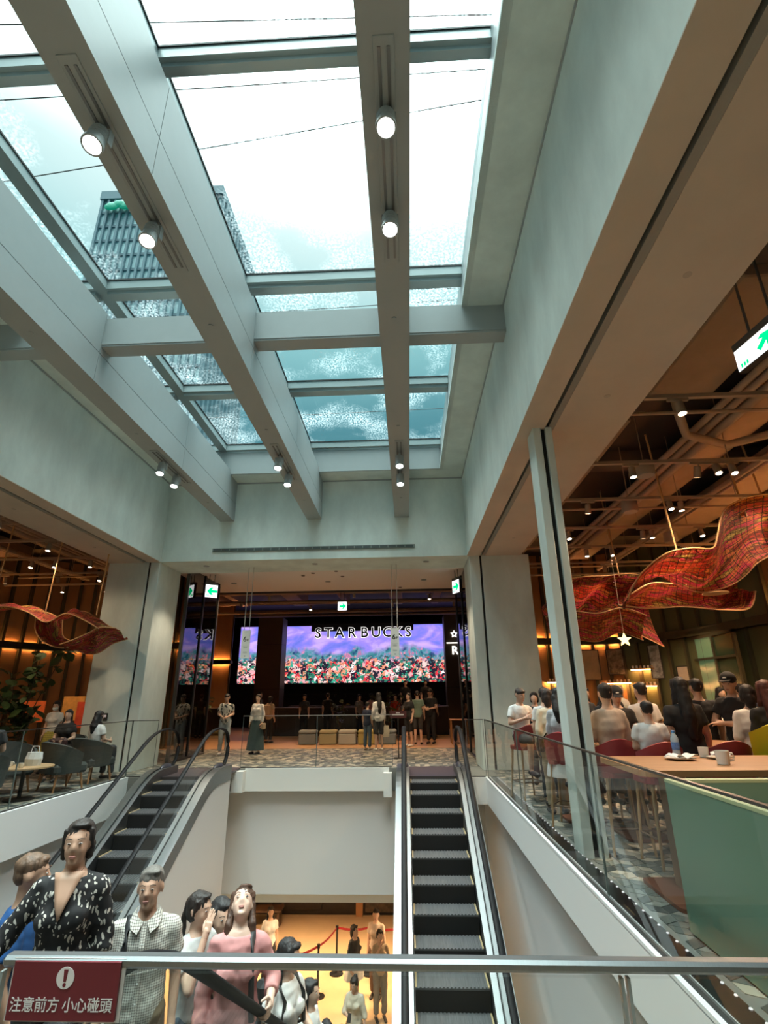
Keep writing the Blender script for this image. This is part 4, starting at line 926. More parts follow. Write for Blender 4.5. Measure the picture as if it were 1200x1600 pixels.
# light in the storey below: round downlights in its ceiling
for i, (x, y) in enumerate(((-5, 15), (-2.4, 14.6), (.2, 14.8), (-3.6, 16.6), (-1.2, 16.4), (-6.4, 16.4))):
    t = thing('recessed_downlight', 'downlight in the lower storey ceiling, %s of six' % ORD[i], 'ceiling light', (x, y, -2.60), group='downlights of the lower storey')
    obj('trim_ring', MB().lathe([(.11, -.012), (.11, .0), (.08, .0), (.08, -.012)], n=20), M_WH, t); obj('lamp', MB().cyl((0, 0, -.008), (0, 0, -.002), .08, n=20), M_LENS, t)
    spot('lower_beam', (x, y, -2.68), 215, (1, .66, .36), 130, blend=.9, r=.08)
# ------------------------------------------------------------------ furniture and table things
M_OAK = mat('warm_oak', (.36, .175, .075), .42, var=.16, scale=3, stretch=(.35, 6, 1)); M_OAKL = mat('pale_oak', (.50, .32, .17), .5, var=.12, scale=5, stretch=(1, 1, .3))
M_RED = mat('red_leather', (.30, .035, .04), .45, var=.08, scale=8); M_GREYU = mat('grey_upholstery', (.05, .06, .056), .8, var=.1, scale=30, bump=.15)
M_YELU = mat('yellow_fabric', (.80, .72, .02), .7); M_CER = mat('white_ceramic', (.80, .77, .70), .25); M_NAP = mat('white_napkin', (.82, .80, .76), .85)
def rounded(x0, x1, y0, y1, r, n=4):
    P = []
    for cx, cy, a in ((x1-r, y0+r, -90), (x1-r, y1-r, 0), (x0+r, y1-r, 90), (x0+r, y0+r, 180)):
        for k in range(n+1): P.append((cx+r*math.cos(R(a+90*k/n)), cy+r*math.sin(R(a+90*k/n))))
    return P
def bar_table(label, loc, lx, ly, h=.95, m=M_OAK, rz=0, legs='pair'):
    t = thing('bar_table', label, 'table', loc, rz, 'bar tables in the right cafe')
    mb = MB(); mb.prism(rounded(-lx/2, lx/2, -ly/2, ly/2, .09), h-.045, h, 'z'); obj('table_top', mb, m, t)
    xs = (-lx/2+.42, lx/2-.42) if lx > 1.5 else (0,)
    for x in xs:
        mb = MB(); mb.prism(rounded(x-.24, x+.24, -ly*.36, ly*.36, .06), 0.004, .03, 'z'); obj('base_plate', mb, mat('brown_base_plate', (.15, .06, .035), .45), t)
        for dy in (-.13, .13): obj('leg', MB().box((x, dy, h/2-.01), (.055, .13, h-.07), bev=.006), mat('leg_wood', (.26, .15, .09), .5, var=.1, scale=6), t)
    return t
bar_table('long oak bar table with cups and plates nearest to the viewer', (3.05, 4.9, .004), 2.6, 1.0)
bar_table('oak bar table with two amber drinks, second from the viewer', (3.0, 6.75, .004), 1.7, .8)
bar_table('small oak bar table beside the grey post', (2.18, 7.55, .004), .70, .55, m=M_OAKL)
bar_table('small pale bar table near the right plaster column', (2.58, 9.0, .004), .9, .6, m=M_OAKL)
bar_table('oak bar table far back before the panelled wall', (4.6, 9.2, .004), 1.8, .8)
def stool(label, loc, rz, m=M_RED):
    t = thing('bar_stool', label, 'stool', loc, rz, 'bar stools in the right cafe')
    mb = MB(); mb.prism(rounded(-.20, .20, -.19, .19, .09), .69, .745, 'z'); obj('seat', mb, m, t)
    n, vs = 9, []
    mb = MB(); A = []
    for i in range(n):
        a = R(-75+150*i/(n-1)); x, y = .215*math.sin(a), .20*math.cos(a); top = 1.06-.10*abs(math.sin(a))**2
        A.append([mb.bm.verts.new(p) for p in ((x, y, .72), (x*1.12, y*1.12, .74), (x*1.14, y*1.16+.02, top), (x*1.02, y*1.04+.02, top+.005))])
    for P, Q in zip(A, A[1:]):
        for k in range(4): mb._f([P[k], P[(k+1) % 4], Q[(k+1) % 4], Q[k]])
    mb._f(A[0][::-1]); mb._f(A[-1]); obj('backrest', mb, m, t, smooth=R(40))
    for sx_ in (-1, 1):
        for sy_ in (-1, 1): obj('leg', MB().cyl((sx_*.15, sy_*.14, .70), (sx_*.20, sy_*.19, .004), .018, .013, n=8), M_OAKL, t)
    for a, b in (((-.185, -.175), (.185, -.175)), ((-.185, .175), (.185, .175)), ((-.185, -.175), (-.185, .175)), ((.185, -.175), (.185, .175))):
        obj('foot_rail', MB().cyl((*a, .24), (*b, .24), .009, n=6), mat('stool_rail', (.20, .12, .08), .4, metal=.3), t)
    return t
S0 = stool('red bar stool left of the grey post, nearer of two', (1.95, 7.2, .004), R(150))
for lb, loc, rz in (('red bar stool left of the grey post, farther of two', (1.83, 9.05, .004), R(200)), ('red bar stool under the near end of the second table', (2.16, 6.12, .004), R(180)),
                    ('red bar stool tucked behind the near oak table at its left', (2.42, 5.72, .004), R(185)), ('red bar stool behind the near oak table at its right', (3.12, 5.80, .004), R(180)),
                    ('red bar stool at the table near the plaster column', (2.75, 9.45, .004), R(20)), ('red bar stool on the far side of the second table', (2.75, 7.45, .004), R(0)), ('red bar stool under the far oak table', (4.2, 8.6, .004), R(180))):
    dup(S0, loc, rz, lb)
ys = stool('bar stool with a bright yellow backrest at the right edge', (3.68, 5.78, .004), R(165), M_YELU); ys.scale = (1.16,)*3
# green booth counter beside the balustrade
M_BOG = mat('booth_green', (.115, .215, .155), .5); M_BOR = mat('booth_rim', (.36, .42, .24), .5); M_BOI = mat('booth_worktop', (.72, .52, .36), .5)
bo = thing('booth_counter', 'grey green booth counter standing right beside the balustrade', 'counter', (2.35, 2.9, 0))
for nm, b in (('side_panel', (-.53, -.47, -1.5, 1.32)), ('side_panel', (.47, .53, -1.5, 1.32)), ('end_panel', (-.47, .47, 1.26, 1.32)), ('end_panel', (-.47, .47, -1.5, -1.44))):
    obj(nm, MB().bb(*b, .02, .905), M_BOG, bo)
for b in ((-.532, -.465, -1.5, 1.325), (.465, .532, -1.5, 1.325), (-.465, .465, 1.258, 1.325), (-.465, .465, -1.505, -1.438)): obj('rim', MB().bb(*b, .905, .925), M_BOR, bo)
obj('worktop', MB().bb(-.47, .47, -1.44, 1.26, .74, .775), M_BOI, bo); obj('plinth', MB().bb(-.50, .50, -1.47, 1.29, .004, .02), M_DK, bo)
# things on the near tables
TZ = .95+.004
def plate(label, loc, r=.105, nap=True):
    t = thing('plate', label, 'plate', loc, 0, 'plates on the bar tables')
    obj('dish', MB().lathe([(.05, 0), (.055, .004), (r, .016), (r+.004, .02), (r-.01, .018), (.055, .009), (.0, .008)], n=28), M_CER, t, smooth=R(50))
    return t
def napkin(label, loc, s_, rz=0, seed=0):
    mb = MB(); rng = random.Random(seed); n = 7; V = [[mb.bm.verts.new((s_*(i/(n-1)-.5)*1.5, s_*(j/(n-1)-.5), .010+.024*rng.random()+.012*math.sin(i*1.3))) for j in range(n)] for i in range(n)]
    for i in range(n-1):
        for j in range(n-1): mb._f([V[i][j], V[i+1][j], V[i+1][j+1], V[i][j+1]])
    o = obj('paper_napkin', mb, M_NAP, smooth=True); o.location = loc; o.rotation_euler = (0, 0, rz); md = o.modifiers.new('t', 'SOLIDIFY'); md.thickness = .002
    tag(o, label, 'napkin', 'napkins on the near bar table'); return o
plate('wide white plate with a crumpled napkin, left on the near table', (2.36, 5.08, TZ), .125); napkin('crumpled white napkin on the wide left plate', (2.36, 5.06, TZ+.014), .15, R(12), 3)
plate('white plate with napkins behind the mug', (2.72, 5.12, TZ), .10); napkin('crumpled white napkin on the plate behind the mug', (2.74, 5.12, TZ+.014), .11, R(-25), 8)
def mug(label, loc, rz=0, s_=1.0, nm='mug'):
    t = thing(nm, label, 'mug', loc, rz); 
    obj('cup', MB().lathe([(.034*s_, 0), (.040*s_, .004), (.046*s_, .09*s_), (.043*s_, .09*s_), (.038*s_, .012), (.0, .010)], n=24), M_CER, t, smooth=R(50))
    obj('handle', MB().tube([(.042*s_, 0, .072*s_), (.062*s_, 0, .076*s_), (.074*s_, 0, .055*s_), (.068*s_, 0, .030*s_), (.040*s_, 0, .022*s_)], .0065, 8), M_CER, t, smooth=True)
    return t
mug('white mug with a round handle near the front of the near table', (2.54, 4.74, TZ), R(-10), 1.15)
mug('white coffee cup behind the napkin plate', (2.66, 5.26, TZ), R(30), .95)
bt = thing('water_bottle', 'clear plastic water bottle with blue cap and label', 'bottle', (2.44, 5.3, TZ))
obj('bottle', MB().lathe([(.030, 0), (.034, .006), (.034, .05), (.032, .055), (.034, .06), (.034, .15), (.030, .165), (.016, .195), (.014, .205)], n=20), mat('clear_plastic', (.42, .50, .55), .15, spec=.8), bt, smooth=R(50))
obj('label', MB().lathe([(.0345, .06), (.0350, .061), (.0350, .125), (.0345, .126)], n=20), mat('bottle_label', (.10, .19, .42), .4, var=.5, scale=40), bt, smooth=R(50)); obj('cap', MB().lathe([(.016, .203), (.016, .222), (.013, .224)], n=16), mat('blue_cap', (.08, .25, .55), .4), bt)
for lb, loc in (('amber iced drink in a glass, left of two on the second table', (2.36, 6.55, TZ)), ('amber iced drink in a glass, right of two on the second table', (2.50, 6.62, TZ))):
    t = thing('drinking_glass', lb, 'drink', loc, 0, 'amber drinks on the second table')
    obj('glass', MB().lathe([(.032, 0), (.034, .004), (.042, .13), (.040, .13), (.033, .01), (0, .008)], n=20), glass('cup_glass', (.95, .95, .95), .05, 1.3), t, smooth=R(50))
    obj('drink', MB().lathe([(.031, .011), (.038, .095), (0, .096)], n=20), mat('amber_drink', (.20, .05, .012), .2), t, smooth=R(50)); obj('foam', MB().lathe([(.038, .096), (.0395, .112), (0, .114)], n=20), mat('milk_foam', (.62, .44, .30), .7), t)
tr = thing('serving_tray', 'white tray with dark cakes on the second table', 'tray', (2.85, 6.6, TZ)); obj('tray', MB().box((0, 0, .008), (.34, .22, .014), bev=.004), M_CER, tr)
for i in range(3): tag(obj('cake_slice', MB().prism([(-.04, -.02), (.04, -.03), (.04, .03), (-.04, .02)], 0, .04, 'z'), mat('dark_cake', (.09, .035, .02), .7), loc=(2.76+i*.09, 6.6, TZ+.017)), 'dark cake slice on the white tray, %s of three' % ORD[i], 'cake', 'cakes on the white tray')
# wall shelves, pictures, display head by the panelled wall
def picture(label, loc, rz, w_, h_, m):
    t = thing('picture_frame', label, 'picture', loc, rz, 'pictures on the panelled wall')
    for x in (-w_/2, w_/2): obj('frame', MB().bb(x-.015, x+.015, -.025, .0, -h_/2, h_/2), M_DK, t)
    for z in (-h_/2, h_/2): obj('frame', MB().bb(-w_/2, w_/2, -.025, .0, z-.015, z+.015), M_DK, t)
    obj('print', MB().bb(-w_/2, w_/2, -.012, -.002, -h_/2, h_/2), m, t)
    return t
M_PR1 = mat('pale_print', (.46, .36, .26), .7, var=.1, scale=6); M_PR2 = mat('mixed_print', (.22, .18, .14), .7, var=.8, scale=7)
picture('tall plain pale picture on the panelled wall', (6.05, 18.06, 2.42), R(2), .58, .95, M_PR1)
picture('patterned picture right of the tall plain one', (6.80, 17.88, 2.5), R(-18), .5, .8, M_PR2)
picture('narrow black and white picture near the green panels', (7.75, 17.12, 2.45), R(-38), .34, 1.0, mat('contrast_print', (.30, .28, .25), .7, var=.95, scale=4))
picture('small square picture beside the green panels', (8.15, 16.35, 2.05), R(-55), .36, .42, M_PR1)
for i, (x, y, rz, z) in enumerate(((3.8, 17.55, 8, 1.95), (4.85, 17.8, 6, 1.9), (6.75, 17.7, -18, 1.85), (7.4, 17.35, -32, 1.75), (7.4, 17.35, -32, 2.25))):
    t = thing('wall_shelf', 'lit shelf with small goods on the panelled wall, %s from the left' % ORD[i], 'shelf', (x, y, z), R(rz), 'shelves on the panelled wall')
    obj('board', MB().bb(-.36, .36, -.14, .12, -.015, .015), M_OAK, t); obj('light_bar', MB().bb(-.34, .34, .06, .09, -.03, -.016), M_LED, t)
    for k in range(6):
        tag(obj('mug', MB().lathe([(.032, 0), (.036, .08), (.03, .08), (.026, .01)], n=10), M_CER if (k+i) % 3 else M_OAKL, loc=(x+(k*.11-.28)*math.cos(R(rz)), y-.03+(k*.11-.28)*math.sin(R(rz)), z+.015), smooth=R(40)), 'small mug on the %s lit wall shelf, %s from the left' % (ORD[i], ORD[k]), 'mug', 'mugs on the lit wall shelves')
for i, (x, y, h) in enumerate(((5.02, 13.2, 1.70), (4.5, 12.6, 1.62))):
    t = thing('shop_mannequin', ['smooth white display head on a tall stand behind the crowd', 'smooth pale display head left of the white one'][i], 'mannequin', (x, y, 0.004))
    obj('head', MB().loft([((0, 0, h-.30), .06, .06), ((0, 0, h-.20), .055, .06), ((0, -.01, h-.17), .075, .09), ((0, 0, h-.08), .085, .10), ((0, 0, h-.02), .065, .08), ((0, 0, h), .02, .03)], 16), mat('mannequin_skin', (.66, .52, .36), .4), t, smooth=True)
    obj('bust', MB().loft([((0, 0, h-.58), .12, .09), ((0, 0, h-.42), .19, .10), ((0, 0, h-.34), .15, .09), ((0, 0, h-.29), .062, .062)], 16), mat('white_cloth', (.80, .78, .72), .8), t, smooth=True)
    obj('stand', MB().cyl((0, 0, .02), (0, 0, h-.56), .025), M_DK, t); obj('base', MB().cyl((0, 0, 0), (0, 0, .02), .2, n=20), M_DK, t)
dc = thing('display_counter', 'lit pastry display counter in the middle of the right cafe', 'counter', (4.9, 11.6, .004))
obj('body', MB().bb(-.9, .9, -.35, .35, 0, .95), M_CNT, dc); obj('worktop', MB().bb(-.95, .95, -.4, .4, .95, 1.0), M_OAK, dc); obj('glass_case', MB().bb(-.8, .8, -.3, .3, 1.0, 1.28), M_GL, dc)
for i in range(10): tag(obj('pastry', MB().ell((0, 0, .03), (.05, .035, .03), 1), mat('pastry_gold', (.60, .38, .14), .6), loc=(4.25+i*.14, 11.55, 1.005), smooth=True), 'golden pastry in the lit display counter, %s from the left' % ORD[i], 'pastry', 'pastries in the display counter')
# ------------------------------------------------------------------ left lounge
def armchair(label, loc, rz):
    t = thing('armchair', label, 'armchair', loc, rz, 'grey armchairs in the left lounge')
    obj('seat', MB().box((0, 0, .36), (.60, .58, .16), bev=.04), M_GREYU, t)
    mb = MB(); A = []; n = 13
    for i in range(n):
        a = R(-115+230*i/(n-1)); x, y = .36*math.sin(a), .33*math.cos(a); top = .80-.20*(abs(a)/R(115))**2
        A.append([mb.bm.verts.new(p) for p in ((x*.86, y*.86, .30), (x*.98, y*.98, .30), (x*1.12, y*1.15+.03, top), (x*.98, y*1.0+.03, top+.01))])
    for P, Q in zip(A, A[1:]):
        for k in range(4): mb._f([P[k], P[(k+1) % 4], Q[(k+1) % 4], Q[k]])
    mb._f(A[0][::-1]); mb._f(A[-1]); obj('backrest', mb, M_GREYU, t, smooth=R(50))
    for sx_ in (-1, 1):
        for sy_ in (-1, 1): obj('leg', MB().cyl((sx_*.22, sy_*.20, .30), (sx_*.27, sy_*.25, .004), .024, .015, n=8), M_OAK, t)
    return t
A0 = armchair('grey armchair nearest to the balustrade, in front of the seated women', (-6.2, 9.92, .004), R(150))
for lb, loc, rz in (('large grey armchair beside the low round table', (-6.98, 9.62, .004), R(60)), ('grey armchair whose back hides a seated woman', (-6.22, 10.85, .004), R(160)), ('grey armchair behind the round table at the left edge', (-7.35, 8.72, .004), R(-70)), ('grey armchair of the woman in black', (-7.15, 11.35, .004), R(10)), ('grey armchair at the left edge with bare legs in front', (-6.35, 8.1, .004), R(200))): dup(A0, loc, rz, lb)
lt = thing('coffee_table', 'low round wooden table with a white bag in the left lounge', 'table', (-6.28, 9.02, .004))
obj('table_top', MB().lathe([(.40, .46), (.42, .465), (.42, .485), (.40, .49)], n=28), M_OAKL, lt); obj('stem', MB().cyl((0, 0, .02), (0, 0, .46), .03), M_DK, lt); obj('foot', MB().lathe([(.22, 0), (.22, .015), (.03, .03)], n=20), M_DK, lt)
bg = thing('tote_bag', 'white tote bag standing on the low round table', 'bag', (-6.20, 9.08, .494)); obj('bag', MB().loft([((0, 0, 0), .13, .07), ((0, 0, .10), .15, .08), ((.01, 0, .20), .13, .05)], 10), mat('white_canvas', (.72, .74, .72), .8, var=.06, scale=20), bg)
obj('handle', MB().tube([(-.07, 0, .19), (-.05, 0, .29), (.05, 0, .29), (.08, 0, .19)], .008, 6), mat('white_canvas', (.72, .74, .72), .8), bg)
for i, (x, y) in enumerate(((-6.50, 8.98), (-6.42, 8.80), (-6.18, 8.78))):
    t = mug('white cup on the low round table, %s' % ['left', 'middle', 'right'][i], (x, y, .494), R(70*i), .8)
for i, (x, y, w_, h_, z, m) in enumerate(((-9.55, 13.6, .56, .50, .98, 'a'), (-8.62, 13.75, .55, .58, 1.0, 'b'), (-8.18, 13.5, .34, .60, .85, 'c'))):
    t = thing('display_board', ['red orange board on a stand left of the woman in yellow', 'amber board on a stand right of the woman in yellow', 'red board on a stand beside the left column'][i], 'board', (x, y, .004))
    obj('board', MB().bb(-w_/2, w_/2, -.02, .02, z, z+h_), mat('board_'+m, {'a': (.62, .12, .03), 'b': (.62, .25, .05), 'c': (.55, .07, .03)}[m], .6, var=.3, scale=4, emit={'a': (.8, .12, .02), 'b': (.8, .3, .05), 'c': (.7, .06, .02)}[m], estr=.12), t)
    obj('leg', MB().cyl((-w_/3, 0, 0), (-w_/3, 0, z), .015, n=8), M_DK, t); obj('leg', MB().cyl((w_/3, 0, 0), (w_/3, 0, z), .015, n=8), M_DK, t)
def plant(label, loc, h, spread, nl, seed, leaf=.16, m=(.05, .10, .03), z0=.4):
    rng = random.Random(seed); t = thing('potted_plant', label, 'plant', loc)
    obj('pot', MB().lathe([(.17, 0), (.22, .38), (.20, .38), (.19, .34), (0, .33)], n=20), mat('dark_pot', (.05, .045, .04), .6), t, smooth=R(40))
    lm = mat('leaf_%d' % seed, m, .45, var=.3, scale=9); mesh = []
    for v in range(3):
        mb = MB(); n = 6; L_ = []
        for i in range(n):
            f = i/(n-1); w_ = .42*math.sin(math.pi*(f*.92+.04))**.8; z = .12*math.sin(f*2.6+v*.4)
            L_.append([mb.bm.verts.new((s_*w_, f, z+abs(s_)*.09)) for s_ in (-1, 0, 1)])
        for P, Q in zip(L_, L_[1:]):
            mb._f([P[0], P[1], Q[1], Q[0]]); mb._f([P[1], P[2], Q[2], Q[1]])
        mesh.append(mb.mesh('leaf', lm, True))
    for b in range(5):
        a = b*2*math.pi/5+rng.random(); r1 = spread*rng.uniform(.4, .9); hh = h*rng.uniform(.62, 1.0)
        P = catmull([(0, 0, .33), (.1*math.cos(a)*spread, .1*math.sin(a)*spread, h*.35), (r1*.6*math.cos(a), r1*.6*math.sin(a), hh*.72), (r1*math.cos(a), r1*math.sin(a), hh)], 10)
        obj('branch', MB().tube(P, [.018-.0012*i for i in range(10)], 6), mat('bark', (.10, .07, .045), .8), t)
        for k in range(nl//5):
            f = rng.uniform(.35, 1); p = P[min(9, int(f*9))]; s_ = leaf*rng.uniform(.7, 1.25)
            o = link('leaf', mesh[k % 3], t, p+Vector((rng.uniform(-.1, .1), rng.uniform(-.1, .1), rng.uniform(-.08, .12)))*spread, (R(rng.uniform(-50, 40)), R(rng.uniform(-30, 30)), rng.uniform(0, 6.28)), (s_,)*3)
    return t
plant('tall leafy green plant at the left edge of the lounge', (-8.75, 12.1, .004), 2.75, .95, 130, 11, .24, (.05, .10, .028))
plant('bushy dark plant beside the tall one in the left lounge', (-8.4, 11.3, .004), 1.35, .6, 60, 12, .20, (.04, .08, .03))
plant('green plant behind the man in the patterned shirt', (-7.1, 18.4, .006), 1.7, .6, 60, 13, .16, (.06, .11, .04))
plant('green plant standing before the middle counter', (-.75, 20.6, .006), 1.9, .7, 60, 14, .16, (.07, .11, .04))
plant('low green plant left of the middle counter', (-2.7, 21.4, .006), 1.5, .6, 50, 15, .16, (.07, .09, .03))
# ------------------------------------------------------------------ far landing furniture
for i, (x, c) in enumerate(((-3.45, (.16, .17, .17)), (-2.75, (.32, .28, .16)), (-2.1, (.38, .37, .33)), (-1.45, (.35, .29, .10)), (-.75, (.15, .18, .19)))):
    t = thing('bench_cube', 'low padded cube seat before the counter, %s from the left' % ORD[i], 'seat', (x, 18.9, .006), 0, 'cube seats before the counter')
    m = mat('cube_%d' % i, c, .8); obj('base', MB().box((0, 0, .17), (.58, .5, .32), bev=.02), m, t); obj('cushion', MB().box((0, 0, .39), (.60, .52, .12), bev=.04), m, t)
def wood_chair(label, loc, rz):
    t = thing('wooden_chair', label, 'chair', loc, rz)
    obj('seat', MB().box((0, 0, .45), (.44, .42, .035), bev=.008), M_OAK, t); obj('backrest', MB().box((0, .20, .82), (.42, .03, .30), bev=.008), M_OAK, t)
    for sx_ in (-1, 1):
        obj('leg', MB().cyl((sx_*.19, -.18, .44), (sx_*.20, -.19, .004), .018, n=8), M_OAK, t); obj('leg', MB().cyl((sx_*.19, .20, .95), (sx_*.20, .21, .004), .018, n=8), M_OAK, t)
    obj('stretcher', MB().cyl((-.19, 0, .2), (.19, 0, .2), .01, n=6), M_OAK, t)
    return t
wood_chair('orange wooden chair in front of the emblem pier', (2.15, 17.9, .006), R(20))
tb = thing('side_table', 'orange wooden table beside the wooden chair at the pier', 'table', (1.75, 18.8, .006)); obj('table_top', MB().box((0, 0, .74), (.8, .6, .03), bev=.006), M_OAK, tb)
for sx_ in (-1, 1):
    for sy_ in (-1, 1): obj('leg', MB().cyl((sx_*.36, sy_*.26, 0), (sx_*.36, sy_*.26, .73), .02, n=8), M_OAK, tb)
nb = thing('notice_board', 'small dark board with a white line on a stand behind the far balustrade', 'notice', (-.30, 14.6, .004)); obj('board', MB().bb(-.22, .22, -.012, .012, .96, 1.14), mat('notice_maroon', (.10, .02, .02), .5), nb); obj('line', MB().bb(-.15, .15, -.016, -.012, 1.03, 1.06).bb(-.05, .05, -.016, -.012, 1.08, 1.1), M_SW, nb); obj('pole', MB().cyl((0, 0, 0), (0, 0, .96), .014), M_DK, nb); obj('foot', MB().cyl((0, 0, 0), (0, 0, .015), .14, n=18), M_DK, nb)
# ------------------------------------------------------------------ storey below: stanchions and bench
M_POLE = mat('stanchion_black', (.03, .028, .026), .35, metal=.6); M_BELT = mat('red_belt', (.30, .015, .02), .7)
SP = [(-3.0, 14.2), (-2.28, 14.85), (-1.98, 15.9), (-1.15, 15.9), (-.35, 15.9)]
for i, (x, y) in enumerate(SP):
    t = thing('queue_post', 'black queue barrier post on the lower floor, %s of five' % ORD[i], 'barrier post', (x, y, -5), 0, 'queue posts on the lower floor')
    obj('pole', MB().cyl((0, 0, .02), (0, 0, .93), .025, n=12), M_POLE, t); obj('base', MB().lathe([(.17, 0), (.17, .015), (.04, .03)], n=20), M_POLE, t); obj('head', MB().cyl((0, 0, .91), (0, 0, 1.0), .035, n=12), M_POLE, t)
for i, (a, b) in enumerate(zip(SP, SP[1:])):
    A, B = Vector((*a, -4.05)), Vector((*b, -4.05)); d = (B-A).normalized(); m_ = (A+B)/2-Vector((0, 0, .04))
    o = obj('barrier_belt', MB().tube([A+d*.03, A.lerp(m_, .5)-Vector((0, 0, .008)), m_, B.lerp(m_, .5)-Vector((0, 0, .008)), B-d*.03], .026, 4, sx=.12), M_BELT); tag(o, 'dark red belt between queue posts, %s span' % ORD[i], 'belt', 'queue belts')
bn = thing('wooden_bench', 'dark wooden bench against the lower storey wall', 'bench', (-5.0, 18.7, -5)); obj('seat', MB().box((0, 0, .44), (2.0, .5, .06), bev=.01), mat('bench_wood', (.07, .035, .02), .5), bn)
for x in (-.9, 0, .9): obj('leg', MB().box((x, 0, .21), (.07, .42, .42)), mat('bench_wood', (.07, .035, .02), .5), bn)
for z in (.62, .80): obj('back_rail', MB().box((0, .23, z), (2.0, .04, .10), bev=.008), mat('bench_wood', (.07, .035, .02), .5), bn)
for x in (-.95, .95): obj('back_post', MB().box((x, .23, .65), (.06, .05, .42)), mat('bench_wood', (.07, .035, .02), .5), bn)
# ------------------------------------------------------------------ people
SKIN = {'a': mat('skin_light', (.62, .40, .29), .5), 'b': mat('skin_tan', (.54, .32, .22), .5), 'c': mat('skin_fair', (.68, .46, .36), .5)}
def hairmat(n, c): return mat('hair_'+n, c, .62, var=.35, scale=40, stretch=(1, 1, .08), bump=.25)
HAIR = {'black': hairmat('black', (.012, .010, .010)), 'dark': hairmat('dark', (.022, .015, .012)), 'brown': hairmat('brown', (.075, .035, .020)), 'grey': hairmat('grey', (.14, .125, .11)), 'red': hairmat('reddish', (.085, .022, .016)), 'greybrown': hairmat('greybrown', (.13, .075, .045))}
def cloth(n, c, **k): return mat('cloth_'+n, c, .82, var=k.get('var', .05), scale=k.get('scale', 14), bump=.12, bscale=7)
def patmat(name, base, fig, kind, f=20.0, th=.5):
    m = D.materials.new(name); m.use_nodes = True; t = m.node_tree; k = t.links.new; N = t.nodes.new; b = t.nodes['Principled BSDF']; b.inputs['Roughness'].default_value = .8
    tc = N('ShaderNodeTexCoord'); mx = N('ShaderNodeMix'); mx.data_type = 'RGBA'; mx.inputs[6].default_value = (*base, 1); mx.inputs[7].default_value = (*fig, 1)
    if kind == 'leaf':
        mp = N('ShaderNodeMapping'); mp.inputs['Rotation'].default_value = (.4, .7, .6); mp.inputs['Scale'].default_value = (1, 1, .5); k(tc.outputs['Object'], mp.inputs[0])
        no = N('ShaderNodeTexNoise'); no.inputs['Scale'].default_value = 16; k(tc.outputs['Object'], no.inputs['Vector']); ad = N('ShaderNodeVectorMath'); ad.operation = 'MULTIPLY_ADD'; ad.inputs[1].default_value = (.05, .05, .05); k(no.outputs['Color'], ad.inputs[0]); k(mp.outputs[0], ad.inputs[2])
        v = N('ShaderNodeTexVoronoi'); v.inputs['Scale'].default_value = f; v.feature = 'F1'; k(ad.outputs[0], v.inputs['Vector'])
        g = N('ShaderNodeMath'); g.operation = 'LESS_THAN'; g.inputs[1].default_value = th; k(v.outputs['Distance'], g.inputs[0]); k(g.outputs[0], mx.inputs[0])
    else:
        sp = N('ShaderNodeSeparateXYZ'); k(tc.outputs['Object'], sp.inputs[0]); outs = []
        for ax in ('X', 'Z'):
            a = N('ShaderNodeMath'); a.operation = 'MULTIPLY'; a.inputs[1].default_value = f; k(sp.outputs[ax], a.inputs[0])
            q = N('ShaderNodeMath'); q.operation = 'FRACT'; k(a.outputs[0], q.inputs[0]); z = N('ShaderNodeMath'); z.operation = 'LESS_THAN'; z.inputs[1].default_value = th; k(q.outputs[0], z.inputs[0]); outs.append(z.outputs[0])
        h = N('ShaderNodeMath'); h.operation = 'ADD'; k(outs[0], h.inputs[0]); k(outs[1], h.inputs[1]); h2 = N('ShaderNodeMath'); h2.operation = 'MULTIPLY'; h2.inputs[1].default_value = .5; k(h.outputs[0], h2.inputs[0]); k(h2.outputs[0], mx.inputs[0])
    k(mx.outputs[2], b.inputs['Base Color']); return m
C = {n: cloth(n, c) for n, c in {'white': (.72, .71, .69), 'cream': (.66, .60, .47), 'black': (.012, .012, .013), 'charcoal': (.04, .042, .045), 'blue': (.015, .085, .26), 'pink': (.60, .27, .26), 'beige': (.45, .35, .24), 'khaki': (.22, .16, .10), 'jeans': (.09, .14, .20), 'lightjeans': (.36, .42, .46), 'navy': (.02, .03, .06), 'brown': (.12, .07, .045), 'grey': (.22, .22, .21), 'tan': (.50, .40, .32), 'yellow': (.62, .52, .08), 'red': (.45, .05, .03), 'green': (.16, .24, .19), 'teal': (.05, .09, .10), 'lightgrey': (.52, .53, .52)}.items()}
C['floral'] = patmat('cloth_black_floral', (.012, .011, .012), (.60, .56, .50), 'leaf', 44, .33)
C['check'] = patmat('cloth_check', (.72, .69, .62), (.13, .11, .09), 'check', 74, .36)
C['pattern'] = patmat('cloth_dark_leaf_on_white', (.62, .62, .56), (.06, .07, .07), 'leaf', 17, .42)
C['stripe'] = patmat('cloth_pale_stripe', (.62, .63, .66), (.20, .24, .32), 'check', 45, .16)
C['yskirt'] = patmat('cloth_yellow_pleats', (.55, .47, .10), (.30, .27, .07), 'check', 22, .35)
M_SHOE = mat('dark_shoe', (.03, .028, .027), .5); M_SHOEW = mat('white_shoe', (.68, .67, .64), .55)
M_EYE = mat('eye_white', (.52, .47, .43), .3); M_IRIS = mat('iris', (.012, .008, .006), .2); M_LIP = mat('lips', (.44, .19, .155), .5); M_MASK = mat('face_mask', (.70, .73, .74), .8)
